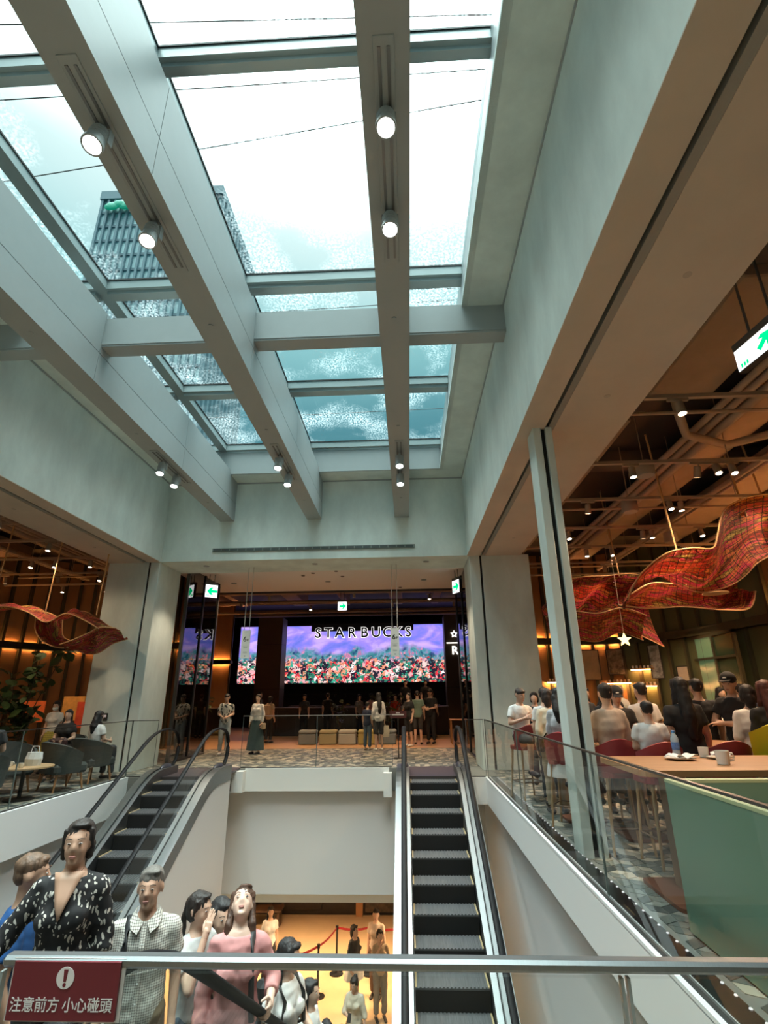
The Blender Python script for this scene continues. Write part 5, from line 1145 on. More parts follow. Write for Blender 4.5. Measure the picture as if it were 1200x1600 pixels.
def hand_mesh(curl, vox, name):
    """right hand: wrist at the origin, fingers along -Z, thumb towards -Y, palm towards +X"""
    mb = MB(); mb.box((0, 0, -.052), (.028, .076, .078), bev=.012); mb.cap((0, 0, .012), (0, 0, -.03), .026, .027, 10)
    for y, ln, r in ((-.029, .070, .0086), (-.0095, .079, .0088), (.010, .073, .0085), (.0285, .057, .0075)):
        p = Vector((0, y, -.088)); a = .12; d0 = 0
        for seg, fr in enumerate((.45, .32, .23)):
            d0 += curl[seg]; q = p+Vector((math.sin(d0), y*.12/.03*.2, -math.cos(d0)))*ln*fr
            mb.cap(p, q, r*(1-.06*seg), r*(.94-.06*seg), 8, 1); p = q
    b = Vector((.004, -.030, -.028)); k1 = b+Vector((.010, -.030, -.028)); k2 = k1+Vector((.012, -.012, -.028)); k3 = k2+Vector((.010+.01*curl[0], -.002, -.022))
    mb.cap(b, k1, .015, .0115, 8, 1); mb.cap(k1, k2, .0112, .0098, 8, 1); mb.cap(k2, k3, .0096, .0078, 8, 1)
    return remesh(mb, vox, 2, name)
HANDS = {(g, l): hand_mesh(c, v, 'hand') for g, c in (('relax', (.28, .35, .25)), ('grip', (.75, .95, .6)), ('flat', (.05, .08, .05))) for l, v in (('near', .0032), ('mid', .006), ('far', .008))}
VOX = {'near': .0095, 'mid': .017, 'far': .026}
FEM = dict(sh=.142, wa=.118, hip=.165, bust=.035); MAL = dict(sh=.165, wa=.145, hip=.155, bust=0)
def wrinkle(me, fn):
    """push every vertex along its normal by fn(position)"""
    n = len(me.vertices); co = [0.0]*(3*n); no = [0.0]*(3*n)
    me.vertices.foreach_get('co', co); me.vertex_normals.foreach_get('vector', no)
    for i in range(0, 3*n, 3):
        f = fn(Vector(co[i:i+3])); co[i] += no[i]*f; co[i+1] += no[i+1]*f; co[i+2] += no[i+2]*f
    me.vertices.foreach_set('co', co); me.update()
def person(label, loc, rz, h=1.62, sex='f', pose='stand', lod='mid', skin='a', hair=('bob', 'black'), top=('short', 'white'), bottom=('trousers', 'charcoal'), arms=None, head=(0, 0), lean=0, shoes=None, mask=False, cap=None, group=None, extra=None, v_neck=False, grip=('relax', 'relax'), seat=.75, bulk=1.0, hem=None):
    t = thing('person', label, 'person', loc, rz, group); s = h/1.70; t.scale = (s,)*3; vox = VOX[lod]/s; b = FEM if sex == 'f' else MAL
    sk = SKIN[skin]; LM = Matrix.Translation((0, 0, .95)) @ Matrix.Rotation(R(lean), 4, 'X') @ Matrix.Translation((0, 0, -.95))
    drop = 0
    if pose in ('barsit', 'sit'): drop = (.90-(seat/s+.10))
    up = Matrix.Translation((0, 0, -drop)) @ LM
    P = lambda x, y, z: up @ Vector((x, y, z))
    sh = b['sh']*bulk
    # joints
    S = {sd: P(sd*sh, .01, 1.365) for sd in (-1, 1)}
    dfl = {sd: ((sd*(sh+.05), .03, 1.10), (sd*(sh+.055), -.05, .87)) for sd in (-1, 1)}
    if pose in ('barsit', 'sit'): dfl = {sd: ((sd*(sh+.05), -.03, 1.12), (sd*.12, -.27, 1.08)) for sd in (-1, 1)}
    arms = arms or {}; A = {}
    for sd in (-1, 1):
        e, w_ = arms.get(sd, dfl[sd]); A[sd] = (P(*e), P(*w_))
    H_ = {sd: Vector((sd*.088, 0, .92-drop)) for sd in (-1, 1)}
    if pose == 'barsit': K = {sd: Vector((sd*.11, -.40, .90-drop)) for sd in (-1, 1)}; N_ = {sd: Vector((sd*.11, -.36, .90-drop-.42)) for sd in (-1, 1)}
    elif pose == 'sit': K = {sd: Vector((sd*.11, -.42, .91-drop)) for sd in (-1, 1)}; N_ = {sd: Vector((sd*.11, -.44, .09)) for sd in (-1, 1)}
    elif pose == 'step': K = {-1: Vector((-.09, -.12, .50)), 1: Vector((.09, .04, .50))}; N_ = {-1: Vector((-.09, -.16, .09)), 1: Vector((.09, .22, .10))}
    else: K = {sd: Vector((sd*.092, -.015, .50)) for sd in (-1, 1)}; N_ = {sd: Vector((sd*.098, .02, .085)) for sd in (-1, 1)}
    MHd = up @ Matrix.Translation((0, 0, 1.475)) @ Matrix.Rotation(R(head[1]), 4, 'Z') @ Matrix.Rotation(R(head[0]), 4, 'X')
    Q = lambda x, y, z: MHd @ Vector((x, y, z))
    RM = MHd.to_3x3().to_4x4(); RU = up.to_3x3().to_4x4()
    def torso(mb, g, zs, ze, neck=True):
        rings = [(.84, b['hip']-.02, .095), (.93, b['hip'], .115), (1.02, (b['wa']+b['hip'])/2, .108), (1.10, b['wa'], .098), (1.22, b['wa']+.022, .108+b['bust']*.4), (1.30, sh-.015, .115), (1.37, sh-.03, .098), (1.42, .085, .07), (1.445, .062, .058)]
        rs = []
        for z, rx, ry in rings:
            if zs-.001 <= z <= ze+.001: rs.append((z, rx*bulk+g, ry*bulk+g))
        vs = []
        n = 20; rr = []
        for z, rx, ry in rs:
            rr.append([mb.bm.verts.new(P(rx*math.cos(2*math.pi*k/n), ry*math.sin(2*math.pi*k/n)+.01, z)) for k in range(n)])
        for X_, Y_ in zip(rr, rr[1:]):
            for k in range(n): mb._f([X_[k], X_[(k+1) % n], Y_[(k+1) % n], Y_[k]])
        mb._f(rr[0][::-1]); mb._f(rr[-1])
        if b['bust'] and ze > 1.3:
            for sd in (-1, 1): mb.ell(P(sd*.068, -.085, 1.235), (.058+g, .05+g, .055+g))
    # --- body
    mb = MB(); torso(mb, 0, .84, 1.445)
    mb.cap(P(0, .015, 1.40), Q(0, .012, .06), .056, .050)
    for sd in (-1, 1):
        mb.cap(S[sd], A[sd][0], .048, .039); mb.cap(A[sd][0], A[sd][1], .038, .026)
        mb.cap(H_[sd], K[sd], .080, .056); mb.cap(K[sd], N_[sd]*.6+K[sd]*.4, .054, .047); mb.cap(N_[sd]*.6+K[sd]*.4, N_[sd], .047, .036)
        mb.cap(N_[sd]+Vector((0, .02, -.045)), N_[sd]+Vector((0, -.15, -.055)), .036, .028)
    mb.ell(Q(0, .008, .135), (.076, .094, .09), 3, RM); mb.ell(Q(0, -.028, .085), (.061, .070, .088), 3, RM); mb.ell(Q(0, -.078, .018), (.028, .020, .018), 2, RM)
    mb.cap(Q(0, -.090, .122), Q(0, -.105, .088), .0085, .0115, 8, 2); mb.ell(Q(0, -.082, .138), (.044, .013, .010), 2, RM)
    for sd in (-1, 1): mb.ell(Q(sd*.078, .004, .105), (.011, .022, .032), 2, RM); mb.ell(Q(sd*.034, -.068, .080), (.022, .017, .026), 2, RM); mb.ell(Q(sd*.011, -.098, .085), (.008, .008, .007), 2, RM)
    body = remesh(mb, vox, 3, 'body')
    bm = bmesh.new(); bm.from_mesh(body)
    for i, sd in enumerate((-1, 1)):
        d = (A[sd][1]-A[sd][0]).normalized(); z = -d
        ref = Vector((-sd, 0, 0)) if abs(d.x) < .8 else Vector((0, 0, -1))
        if arms.get(('palm', sd)): ref = Vector(arms[('palm', sd)])
        x = (ref-z*ref.dot(z)).normalized(); y = z.cross(x)
        if sd == -1: M = Matrix(((x.x, y.x, z.x, 0), (x.y, y.y, z.y, 0), (x.z, y.z, z.z, 0), (0, 0, 0, 1)))
        else:
            x2 = -x; y2 = z.cross(x2); y2 = -y2
            M = Matrix(((-x.x*-1, y.x, z.x, 0), (x.y, y.y, z.y, 0), (x.z, y.z, z.z, 0), (0, 0, 0, 1))) if False else Matrix(((x.x, -y.x, z.x, 0), (x.y, -y.y, z.y, 0), (x.z, -y.z, z.z, 0), (0, 0, 0, 1)))
        hm = HANDS[grip[i], lod].copy(); hm.transform(Matrix.Translation(A[sd][1]) @ M)
        bm.from_mesh(hm); D.meshes.remove(hm)
    bm.to_mesh(body); bm.free(); body.materials.clear(); body.materials.append(sk); body.polygons.foreach_set('use_smooth', [True]*len(body.polygons))
    link('body', body, t)
    # --- face
    if lod != 'far':
        for sd in (-1, 1):
            e = obj('eye', MB().ell(Q(sd*.031, -.0885, .116), (.0115, .005, .0046), 2, RM), M_EYE, t, smooth=True)
            obj('iris', MB().ell(Q(sd*.031, -.0938, .116), (.0058, .002, .0044), 2, RM), M_IRIS, e, smooth=True)
            obj('eyebrow', MB().tube([Q(sd*.014, -.100, .138), Q(sd*.032, -.098, .143), Q(sd*.050, -.084, .137)], .0022, 6), HAIR['dark' if hair[1] in ('grey',) else hair[1]], t, smooth=True)
        if not mask:
            mb = MB(); mb.ell(Q(0, -.097, .053), (.021, .007, .0045), 2, RM); mb.ell(Q(0, -.096, .046), (.018, .007, .0048), 2, RM); obj('lips', mb, M_LIP, t, smooth=True)
    if mask:
        mb = MB(); mb.ell(Q(0, -.060, .055), (.064, .056, .052), 3, RM); obj('face_mask', remesh(mb, max(vox*.6, .008), 2, 'face_mask') and None or MB(), M_MASK, t) if False else obj('face_mask', MB().ell(Q(0, -.060, .055), (.064, .058, .050), 3, RM), M_MASK, t, smooth=True)
    # --- hair
    st, hc = hair; hm_ = HAIR[hc]; hv = min(vox, .014) if lod != 'near' else .0075
    mb = MB(); 
    if st != 'bald':
        if st == 'short': mb.ell(Q(0, .014, .160), (.0805, .094, .075), 3, RM); mb.ell(Q(0, .045, .120), (.072, .056, .066), 3, RM)
        else:
            mb.ell(Q(0, .018, .148), (.084, .096, .088), 3, RM); mb.ell(Q(0, .042, .095), (.078, .070, .085), 3, RM)
            for sd in (-1, 1): mb.cap(Q(sd*.066, -.022, .172), Q(sd*.079, -.004, .085), .019, .012, 8, 2)
        if st == 'short' and hc != 'grey' or st == 'long': mb.ell(Q(.01, -.050, .190), (.058, .038, .026), 2, RM)
        else: mb.ell(Q(.012, -.044, .203), (.052, .038, .018), 2, RM)
        if st == 'bun': mb.ell(Q(0, .105, .175), (.045, .045, .045), 2, RM)
        if st == 'pony': mb.cap(Q(0, .11, .15), Q(0, .15, .02), .030, .028, 8, 2); mb.cap(Q(0, .15, .02), Q(0, .13, -.14), .028, .012, 8, 2)
        if st == 'bob':
            for sd in (-1, 1): mb.cap(Q(sd*.070, .018, .10), Q(sd*.070, .022, .035), .024, .018, 8, 2)
            mb.cap(Q(0, .06, .08), Q(0, .06, .0), .065, .055, 10, 2)
        if st in ('long', 'vlong'):
            L_ = -.16 if st == 'long' else -.30
            mb.cap(Q(0, .065, .08), P(0, .115, 1.475+L_*.55), .070, .078, 10, 2); mb.cap(P(0, .115, 1.475+L_*.55), P(0, .125, 1.475+L_*1.25), .078, .045, 10, 2)
            for sd in (-1, 1): mb.cap(Q(sd*.074, .010, .10), Q(sd*.080, .02, .0), .020, .026, 8, 2); mb.cap(Q(sd*.078, .02, .0), P(sd*.095, -.035, 1.475+L_*.95), .028, .015, 8, 2)
        me = remesh(mb, hv, 2, 'hair'); me.materials.clear(); me.materials.append(hm_)
        if lod == 'near':
            wrinkle(me, lambda c: (.005*noise.noise(Vector((c.x*110, c.y*110, c.z*12)))+.005*noise.noise(c*22)))
        elif lod == 'mid':
            wrinkle(me, lambda c: (.008*noise.noise(Vector((c.x*48+h*9, c.y*48, c.z*12)))+.005*noise.noise(c*17)))
        link('hair', me, t)
    if cap:
        mb = MB(); mb.ell(Q(0, .010, .168), (.092, .108, .090), 3, RM); mb.box(Q(0, -.120, .155), (.13, .10, .012), bev=.004, M=RM); me = remesh(mb, hv*.8, 1, 'cap'); me.materials.clear(); me.materials.append(C[cap]); o = link('cap', me, t)
        if lod == 'mid': obj('cap_badge', MB().ell(Q(0, -.093, .190), (.024, .010, .011), 2, RM), C['white'], t)
    # --- clothes
    def finish(mb, nm, m, it=3):
        me = remesh(mb, min(vox*1.05, .02), it, nm); me.materials.clear(); me.materials.append(m)
        if lod == 'near':
            wrinkle(me, lambda c: (.008*noise.noise(Vector((c.x*9+h, c.y*9, c.z*16)))+.004*noise.noise(Vector((c.x*26+c.z*14, c.y*20, c.z*24-c.x*18)))))
        elif lod == 'mid':
            wrinkle(me, lambda c: (.010*noise.noise(Vector((c.x*8+h*7, c.y*8, c.z*13)))+.005*noise.noise(Vector((c.x*20+c.z*12, c.y*18, c.z*18-c.x*14+h)))))
        return link(nm, me, t)
    g = .014; tt, tm = top[0], C[top[1]]; zh = hem if hem else (.86 if bottom[0] != 'skirt' else .98)
    mb = MB(); torso(mb, g, .84 if zh < .9 else .93, 1.42)
    for sd in (-1, 1):
        mb.cap(P(sd*.055, .02, 1.41), S[sd], .034, .050)
        E_, W_ = A[sd]
        if tt == 'short': mb.ell(S[sd], (.056,)*3); mb.cyl(S[sd], S[sd].lerp(E_, .62), .056, .064, 14)
        elif tt == 'half': mb.ell(S[sd], (.056,)*3); mb.cyl(S[sd], E_, .056, .058, 14); mb.ell(E_, (.056,)*3); mb.cyl(E_, E_.lerp(W_, .30), .056, .055, 14)
        elif tt == 'long': mb.ell(S[sd], (.055,)*3); mb.cyl(S[sd], E_, .055, .054, 14); mb.ell(E_, (.053,)*3); mb.cyl(E_, E_.lerp(W_, .93), .052, .040, 14)
        elif tt == 'rolled': mb.ell(S[sd], (.055,)*3); mb.cyl(S[sd], E_, .055, .056, 14); mb.ell(E_, (.055,)*3); mb.cyl(E_, E_.lerp(W_, .62), .054, .048, 14)
    finish(mb, {'short': 'shirt', 'half': 'blouse', 'long': 'top', 'rolled': 'blouse'}[tt], tm)
    if v_neck:
        mb = MB(); A0_ = []
        for i in range(7):
            f = i/6; z = 1.455-.215*f; w_ = .078*(1-f)+.002; zz = (z-1.22)/(1.445-1.22)
            row = []
            for q in (-1, -.5, 0, .5, 1):
                x = q*w_; ry = (.062+g+.004)+(.125+g-.062)*min(1, (1.455-z)/.135)*.95
                row.append(mb.bm.verts.new(P(x, .01-ry*math.sqrt(max(0, 1-(x/.17)**2)), z)))
            A0_.append(row)
        for X_, Y_ in zip(A0_, A0_[1:]):
            for k in range(4): mb._f([X_[k], X_[k+1], Y_[k+1], Y_[k]])
        o = obj('neckline_skin', mb, sk, t, smooth=True); o.modifiers.new('t', 'SOLIDIFY').thickness = .004
        mb = MB(); mb.tube([P(-.06, -.03, 1.46), P(-.03, -.095, 1.40), P(0, -.128, 1.31), P(.03, -.095, 1.40), P(.06, -.03, 1.46)], .0014, 6); obj('necklace', mb, mat('silver', (.8, .8, .78), .2, metal=1), t)
    bt_, bmn = bottom[0], C[bottom[1]]
    if bt_ in ('trousers', 'shorts'):
        mb = MB(); torso(mb, .010, .84, 1.02)
        for sd in (-1, 1):
            mb.cap(H_[sd], K[sd], .094, .074)
            if bt_ == 'trousers': mb.cyl(K[sd], N_[sd].lerp(K[sd], .06), .073, .062, 14)
        finish(mb, 'trousers' if bt_ == 'trousers' else 'shorts', bmn)
    elif bt_ == 'skirt':
        mb = MB(); n = 40; rr = []; ln = bottom[2] if len(bottom) > 2 else .55
        for i in range(8):
            f = i/7; z = 1.03-ln*f-drop; r_ = (b['wa']+.02)*(1-f)+.27*f+.02*math.sin(f*3)
            rr.append([mb.bm.verts.new((r_*math.cos(2*math.pi*k/n)*(1+.05*f*math.cos(k*1.57)), r_*.82*math.sin(2*math.pi*k/n)*(1+.05*f*math.cos(k*1.57))+.01, z)) for k in range(n)])
        for X_, Y_ in zip(rr, rr[1:]):
            for k in range(n): mb._f([X_[k], X_[(k+1) % n], Y_[(k+1) % n], Y_[k]])
        mb._f(rr[0][::-1]); mb._f(rr[-1]); obj('skirt', mb, bmn, t, smooth=R(60))
    if lod != 'far' or shoes:
        for sd in (-1, 1):
            a_, c_ = N_[sd]+Vector((0, .03, -.048)), N_[sd]+Vector((0, -.165, -.058)); mb = MB(); mb.ell(a_, (.042, .05, .036), 2); mb.ell(c_, (.042, .055, .028), 2); mb.cyl(a_, c_, .040, .036, 12); me = remesh(mb, .014/s, 2, 'shoe'); me.materials.clear(); me.materials.append(M_SHOEW if shoes == 'white' else M_SHOE); link('shoe', me, t)
    if extra: extra(t, P, Q, S, A)
    return t
def strap(sd, m, name='strap'):
    def f(t, P, Q, S, A):
        x = S[sd].x*.62
        mb = MB(); mb.tube([P(x*1.05, .135, 1.05), P(x, .125, 1.30), P(x, .06, 1.42), P(x, .01, 1.435), P(x, -.06, 1.40), P(x*1.02, -.125, 1.30), P(x*1.1, -.135, 1.12), P(x*1.25, -.11, .98)], .010, 6, sx=1.9); obj(name, mb, m, t, smooth=True)
    return f
def cross_strap(m):
    def f(t, P, Q, S, A):
        mb = MB(); mb.tube([P(-.10, .05, 1.43), P(-.05, .125, 1.30), P(.05, .130, 1.15), P(.16, .09, 1.0)], .010, 6, sx=1.7); obj('strap', mb, m, t, smooth=True)
        obj('shoulder_bag', MB().box(P(.20, .06, .92), (.07, .22, .20), bev=.02), m, t)
    return f
def backpack(m):
    def f(t, P, Q, S, A):
        obj('backpack', MB().box(P(0, .20, 1.20), (.27, .14, .38), bev=.04), m, t)
        for sd in (-1, 1):
            x = sd*.10; mb = MB(); mb.tube([P(x, .13, 1.36), P(x, .06, 1.43), P(x, -.02, 1.43), P(x*1.05, -.115, 1.32), P(x*1.3, -.10, 1.12), P(x*1.5, .05, 1.05)], .012, 6, sx=1.8); obj('strap', mb, m, t, smooth=True)
    return f
def phone(sd=-1):
    def f(t, P, Q, S, A):
        d = (A[sd][1]-A[sd][0]).normalized(); p = A[sd][1]+d*.10+Vector((-sd*.02, -.02, .02)); obj('phone', MB().box(p, (.07, .012, .14), bev=.004, M=Matrix.Rotation(R(-25), 4, 'X')), M_DK, t)
    return f
def tote(sd, m):
    def f(t, P, Q, S, A):
        w_ = A[sd][1]; obj('tote_bag', MB().loft([((w_.x+sd*.03, w_.y, w_.z-.50), .13, .05), ((w_.x+sd*.03, w_.y, w_.z-.34), .15, .06), ((w_.x+sd*.03, w_.y, w_.z-.16), .12, .03)], 12), m, t, smooth=R(60))
        obj('bag_handle', MB().tube([(w_.x+sd*.03, w_.y-.06, w_.z-.17), (w_.x+sd*.01, w_.y, w_.z-.05), (w_.x+sd*.03, w_.y+.06, w_.z-.17)], .007, 6), m, t)
    return f
def collar_strap(t, P, Q, S, A):
    strap(-1, M_BAGB)(t, P, Q, S, A)
    for sd in (-1, 1):
        mb = MB(); A_ = [P(sd*.066, .05, 1.475), P(sd*.070, -.02, 1.470), P(sd*.045, -.075, 1.448), P(sd*.010, -.095, 1.425)]; B_ = [P(sd*.092, .05, 1.435), P(sd*.098, -.04, 1.428), P(sd*.082, -.105, 1.395), P(sd*.040, -.128, 1.372)]
        V = [[mb.bm.verts.new(p) for p in L_] for L_ in (A_, B_)]
        for k in range(3): mb._f([V[0][k], V[0][k+1], V[1][k+1], V[1][k]])
        o = obj('collar', mb, C['check'], t); o.modifiers.new('t', 'SOLIDIFY').thickness = .006
    mb = MB(); mb.tube([P(0, -.105, 1.41), P(0, -.140, 1.30), P(0, -.140, 1.20), P(0, -.132, 1.08), P(0, -.138, .92)], .004, 4, sx=4); obj('placket', mb, C['check'], t)
    for z in (1.32, 1.22, 1.12, 1.02): obj('button', MB().ell(P(0, -.146, z), (.006, .003, .006), 1), C['white'], t)
def esc_z(y): 
    u = y-1.60; i = math.floor((u-.03)/.4); return prof(.03+i*.4+.2)+.006 if u > .03 else .0
M_BAGB = mat('black_bag', (.014, .014, .015), .5)
# --- people riding the near escalator
def rider(label, x, y, top_z, **k):
    z = esc_z(y); return person(label, (x, y, z), k.pop('rz', 0), h=top_z-z, lod=k.pop('lod', 'near'), group='riders on the near escalator', **k)
rider('woman with short dark hair in a black and white leaf patterned blouse', -1.58, 2.75, .955, sex='f', hair=('bob', 'dark'), top=('half', 'floral'), bottom=('trousers', 'black'), v_neck=True, rz=R(14), head=(-4, 4), arms={-1: ((-.30, -.02, 1.13), (-.47, -.20, 1.02)), 1: ((.21, .04, 1.10), (.22, -.06, .87))}, grip=('relax', 'relax'), skin='b', bulk=1.06)
rider('man with grey brown hair in a blue shirt turned away at the left', -1.97, 3.05, .745, sex='m', hair=('short', 'greybrown'), top=('short', 'blue'), bottom=('trousers', 'navy'), rz=R(115), skin='b')
rider('elderly man with grey hair in a brown and white checked shirt', -1.50, 3.42, .585, sex='m', hair=('short', 'grey'), top=('short', 'check'), bottom=('trousers', 'khaki'), rz=R(20), head=(-4, -8), skin='b', extra=collar_strap)
rider('woman holding a hand to her cheek, dark hair tied back', -1.40, 3.98, .30, sex='f', hair=('pony', 'dark'), top=('short', 'lightgrey'), bottom=('trousers', 'jeans'), rz=R(62), head=(2, 8), arms={-1: ((-.20, -.18, 1.17), (-.075, -.17, 1.46)), 1: ((.20, .02, 1.12), (.20, -.1, .9))}, grip=('flat', 'relax'))
rider('woman in a pink blouse looking straight up, long brown hair', -1.05, 3.72, .42, sex='f', hair=('vlong', 'brown'), top=('rolled', 'pink'), bottom=('trousers', 'charcoal'), rz=R(16), head=(-46, -4), arms={1: ((.24, .03, 1.14), (.215, -.17, 1.10)), -1: ((-.21, .04, 1.10), (-.22, -.05, .87))}, grip=('relax', 'grip'), extra=strap(1, M_BAGB), skin='c')
rider('dark haired woman mostly hidden behind the pink blouse', -1.40, 4.45, .12, lod='mid', hair=('long', 'black'), top=('short', 'charcoal'), bottom=('trousers', 'navy'), rz=R(40))
rider('woman in a white t-shirt with black hair and a black backpack', -.99, 4.85, -.265, hair=('long', 'black'), top=('short', 'white'), bottom=('trousers', 'charcoal'), rz=R(55), head=(10, 20), extra=backpack(M_BAGB), arms={1: ((.22, .0, 1.10), (.17, -.24, 1.0)), -1: ((-.21, .02, 1.10), (-.20, -.12, .9))})
rider('woman with very long black hair in a white top lower on the escalator', -1.06, 6.45, -1.18, lod='mid', hair=('vlong', 'black'), top=('short', 'white'), bottom=('trousers', 'jeans'), rz=R(75))
rider('black haired person in dark clothes near the foot of the escalator', -1.22, 8.85, -2.62, lod='mid', hair=('long', 'black'), top=('long', 'black'), bottom=('trousers', 'black'), rz=R(30))
rider('child with black hair standing at the foot of the escalator', -1.15, 10.0, -3.22, lod='mid', hair=('short', 'black'), top=('short', 'red'), bottom=('shorts', 'navy'), rz=R(10))
# --- lower floor
LFL = dict(lod='mid', group='visitors on the lower floor')
person('woman in a cream blouse looking at her phone on the lower floor', (-1.15, 12.05, -5), R(-15), h=1.55, hair=('bun', 'dark'), top=('half', 'cream'), bottom=('trousers', 'beige'), head=(18, 0), arms={-1: ((-.20, -.05, 1.12), (-.06, -.24, 1.14)), 1: ((.22, .0, 1.1), (.24, -.08, .88))}, extra=phone(-1), **LFL)
person('girl in a black jacket and white skirt by the queue barrier', (-1.37, 14.2, -5), R(60), h=1.60, hair=('bob', 'black'), top=('long', 'charcoal'), bottom=('skirt', 'white', .35), **LFL)
person('woman with hand at her mouth in beige by the queue barrier', (-.78, 14.0, -5), R(15), h=1.58, hair=('bun', 'dark'), top=('short', 'beige'), bottom=('trousers', 'grey'), arms={-1: ((-.19, -.10, 1.14), (-.03, -.17, 1.42)), 1: ((.2, .0, 1.1), (.1, -.2, 1.05))}, **LFL)
person('person in beige standing behind the woman by the queue barrier', (-.92, 14.9, -5), R(-10), h=1.68, hair=('short', 'black'), top=('short', 'tan'), bottom=('trousers', 'brown'), **LFL)
person('dark haired person in the lower hall behind the elderly man', (-3.55, 15.2, -5), R(20), h=1.62, hair=('long', 'black'), top=('short', 'white'), bottom=('trousers', 'charcoal'), **LFL)
# --- right cafe
RC = dict(lod='mid', group='guests in the right cafe')
Z0 = .004
person('man in a white t-shirt eating at the table by the plaster column', (1.80, 9.05, Z0), R(20), h=1.62, sex='m', pose='barsit', hair=('short', 'dark'), top=('short', 'white'), bottom=('shorts', 'charcoal'), head=(16, 6), skin='b', arms={-1: ((-.24, -.05, 1.14), (-.05, -.22, 1.22)), 1: ((.24, -.05, 1.14), (.08, -.26, 1.12))}, **RC)
person('guest in a pale shirt half hidden behind the cream hooded top', (2.06, 8.45, Z0), R(160), h=1.60, hair=('short', 'black'), top=('short', 'white'), bottom=('trousers', 'charcoal'), **RC)
person('guest seen from behind in a cream hooded top and shoulder bag', (1.98, 7.95, Z0), R(185), h=1.58, hair=('bob', 'dark'), top=('long', 'cream'), bottom=('trousers', 'beige'), extra=cross_strap(M_BAGB), head=(5, -20), **RC)
person('woman with black hair in a striped pale blouse left of the grey post', (1.95, 7.2, Z0), R(150), h=1.58, pose='barsit', hair=('long', 'black'), top=('half', 'stripe'), bottom=('skirt', 'white', .45), head=(6, -45), **RC)
person('guest in a tan jacket seated just right of the grey post', (2.16, 6.12, Z0), R(175), h=1.62, pose='barsit', hair=('short', 'black'), top=('long', 'tan'), bottom=('trousers', 'brown'), **RC)
person('woman in a face mask and dark jacket over yellow', (2.84, 8.05, Z0), R(-12), h=1.60, hair=('long', 'dark'), top=('long', 'black'), bottom=('trousers', 'black'), mask=True, extra=lambda t, P, Q, S, A: obj('scarf', MB().ell(P(.07, -.09, 1.33), (.10, .06, .09), 2), C['yellow'], t, smooth=True), **RC)
person('man in a black cap with badge and black t-shirt at the second table', (2.75, 7.42, Z0), R(-8), h=1.58, sex='m', pose='barsit', hair=('short', 'black'), cap='black', top=('short', 'black'), bottom=('trousers', 'navy'), head=(20, 0), **RC)
person('child in a white t-shirt seen from behind on a red stool', (2.42, 5.74, Z0), R(172), h=1.28, pose='barsit', hair=('short', 'black'), top=('short', 'white'), bottom=('shorts', 'navy'), sex='m', seat=.75, **RC)
person('man seen from behind in a short sleeved white shirt', (3.14, 7.55, Z0), R(190), h=1.64, sex='m', hair=('short', 'black'), top=('short', 'white'), bottom=('trousers', 'khaki'), **RC)
person('woman seen from behind with long black hair and a black dress', (2.93, 6.05, Z0), R(180), h=1.66, hair=('vlong', 'black'), top=('short', 'black'), bottom=('skirt', 'black', .6), bulk=1.08, **RC)
person('man seen from behind in a black t-shirt with cropped hair', (3.86, 7.5, Z0), R(175), h=1.68, sex='m', hair=('short', 'black'), top=('short', 'black'), bottom=('trousers', 'black'), **RC)
person('person in a white t-shirt between the two men in black', (4.25, 7.9, Z0), R(200), h=1.40, hair=('bob', 'black'), top=('short', 'white'), bottom=('trousers', 'grey'), **RC)
person('man in a black cap and black t-shirt with folded arms', (4.14, 7.2, Z0), R(-60), h=1.73, sex='m', hair=('short', 'black'), cap='black', top=('short', 'black'), bottom=('trousers', 'khaki'), head=(8, 10), arms={-1: ((-.25, -.08, 1.13), (.08, -.20, 1.10)), 1: ((.25, -.08, 1.13), (-.08, -.23, 1.12))}, **RC)
person('person in a puffy white top and grey trousers seen from behind', (3.84, 6.38, Z0), R(160), h=1.58, hair=('bob', 'black'), top=('long', 'white'), bottom=('trousers', 'grey'), bulk=1.05, **RC)
person('woman with long reddish brown hair in a dark top at the right edge', (3.80, 6.0, Z0), R(165), h=1.62, hair=('vlong', 'red'), top=('long', 'black'), bottom=('trousers', 'beige'), **RC)
for i, (x, y, rz, hh, st, tp, lb) in enumerate(((3.3, 10.4, 20, 1.62, 'long', 'charcoal', 'dark haired guest in charcoal behind the masked woman'), (3.5, 9.75, 170, 1.66, 'short', 'black', 'guest in black behind the white display head'), (4.3, 10.4, -30, 1.58, 'bob', 'grey', 'guest in grey left of the pastry counter'),
        (5.75, 9.7, 150, 1.64, 'short', 'navy', 'guest in navy at the pastry counter'), (5.9, 10.6, 10, 1.60, 'long', 'white', 'woman in white right of the pastry counter'), (5.6, 8.6, 120, 1.63, 'short', 'charcoal', 'guest in charcoal behind the folded arms man'), (2.9, 11.0, 60, 1.60, 'short', 'brown', 'guest in brown far behind the slim post'), (2.35, 10.4, -20, 1.55, 'bob', 'black', 'guest in black near the column behind the eating man'), (6.6, 9.3, 40, 1.62, 'bob', 'beige', 'guest in beige before the green panels'))):
    person(lb, (x, y, Z0), R(rz), h=hh, sex='m' if st == 'short' else 'f', hair=(st, 'black'), top=('short', tp), bottom=('trousers', 'charcoal'), lod='far', shoes='dark', group='guests in the right cafe')
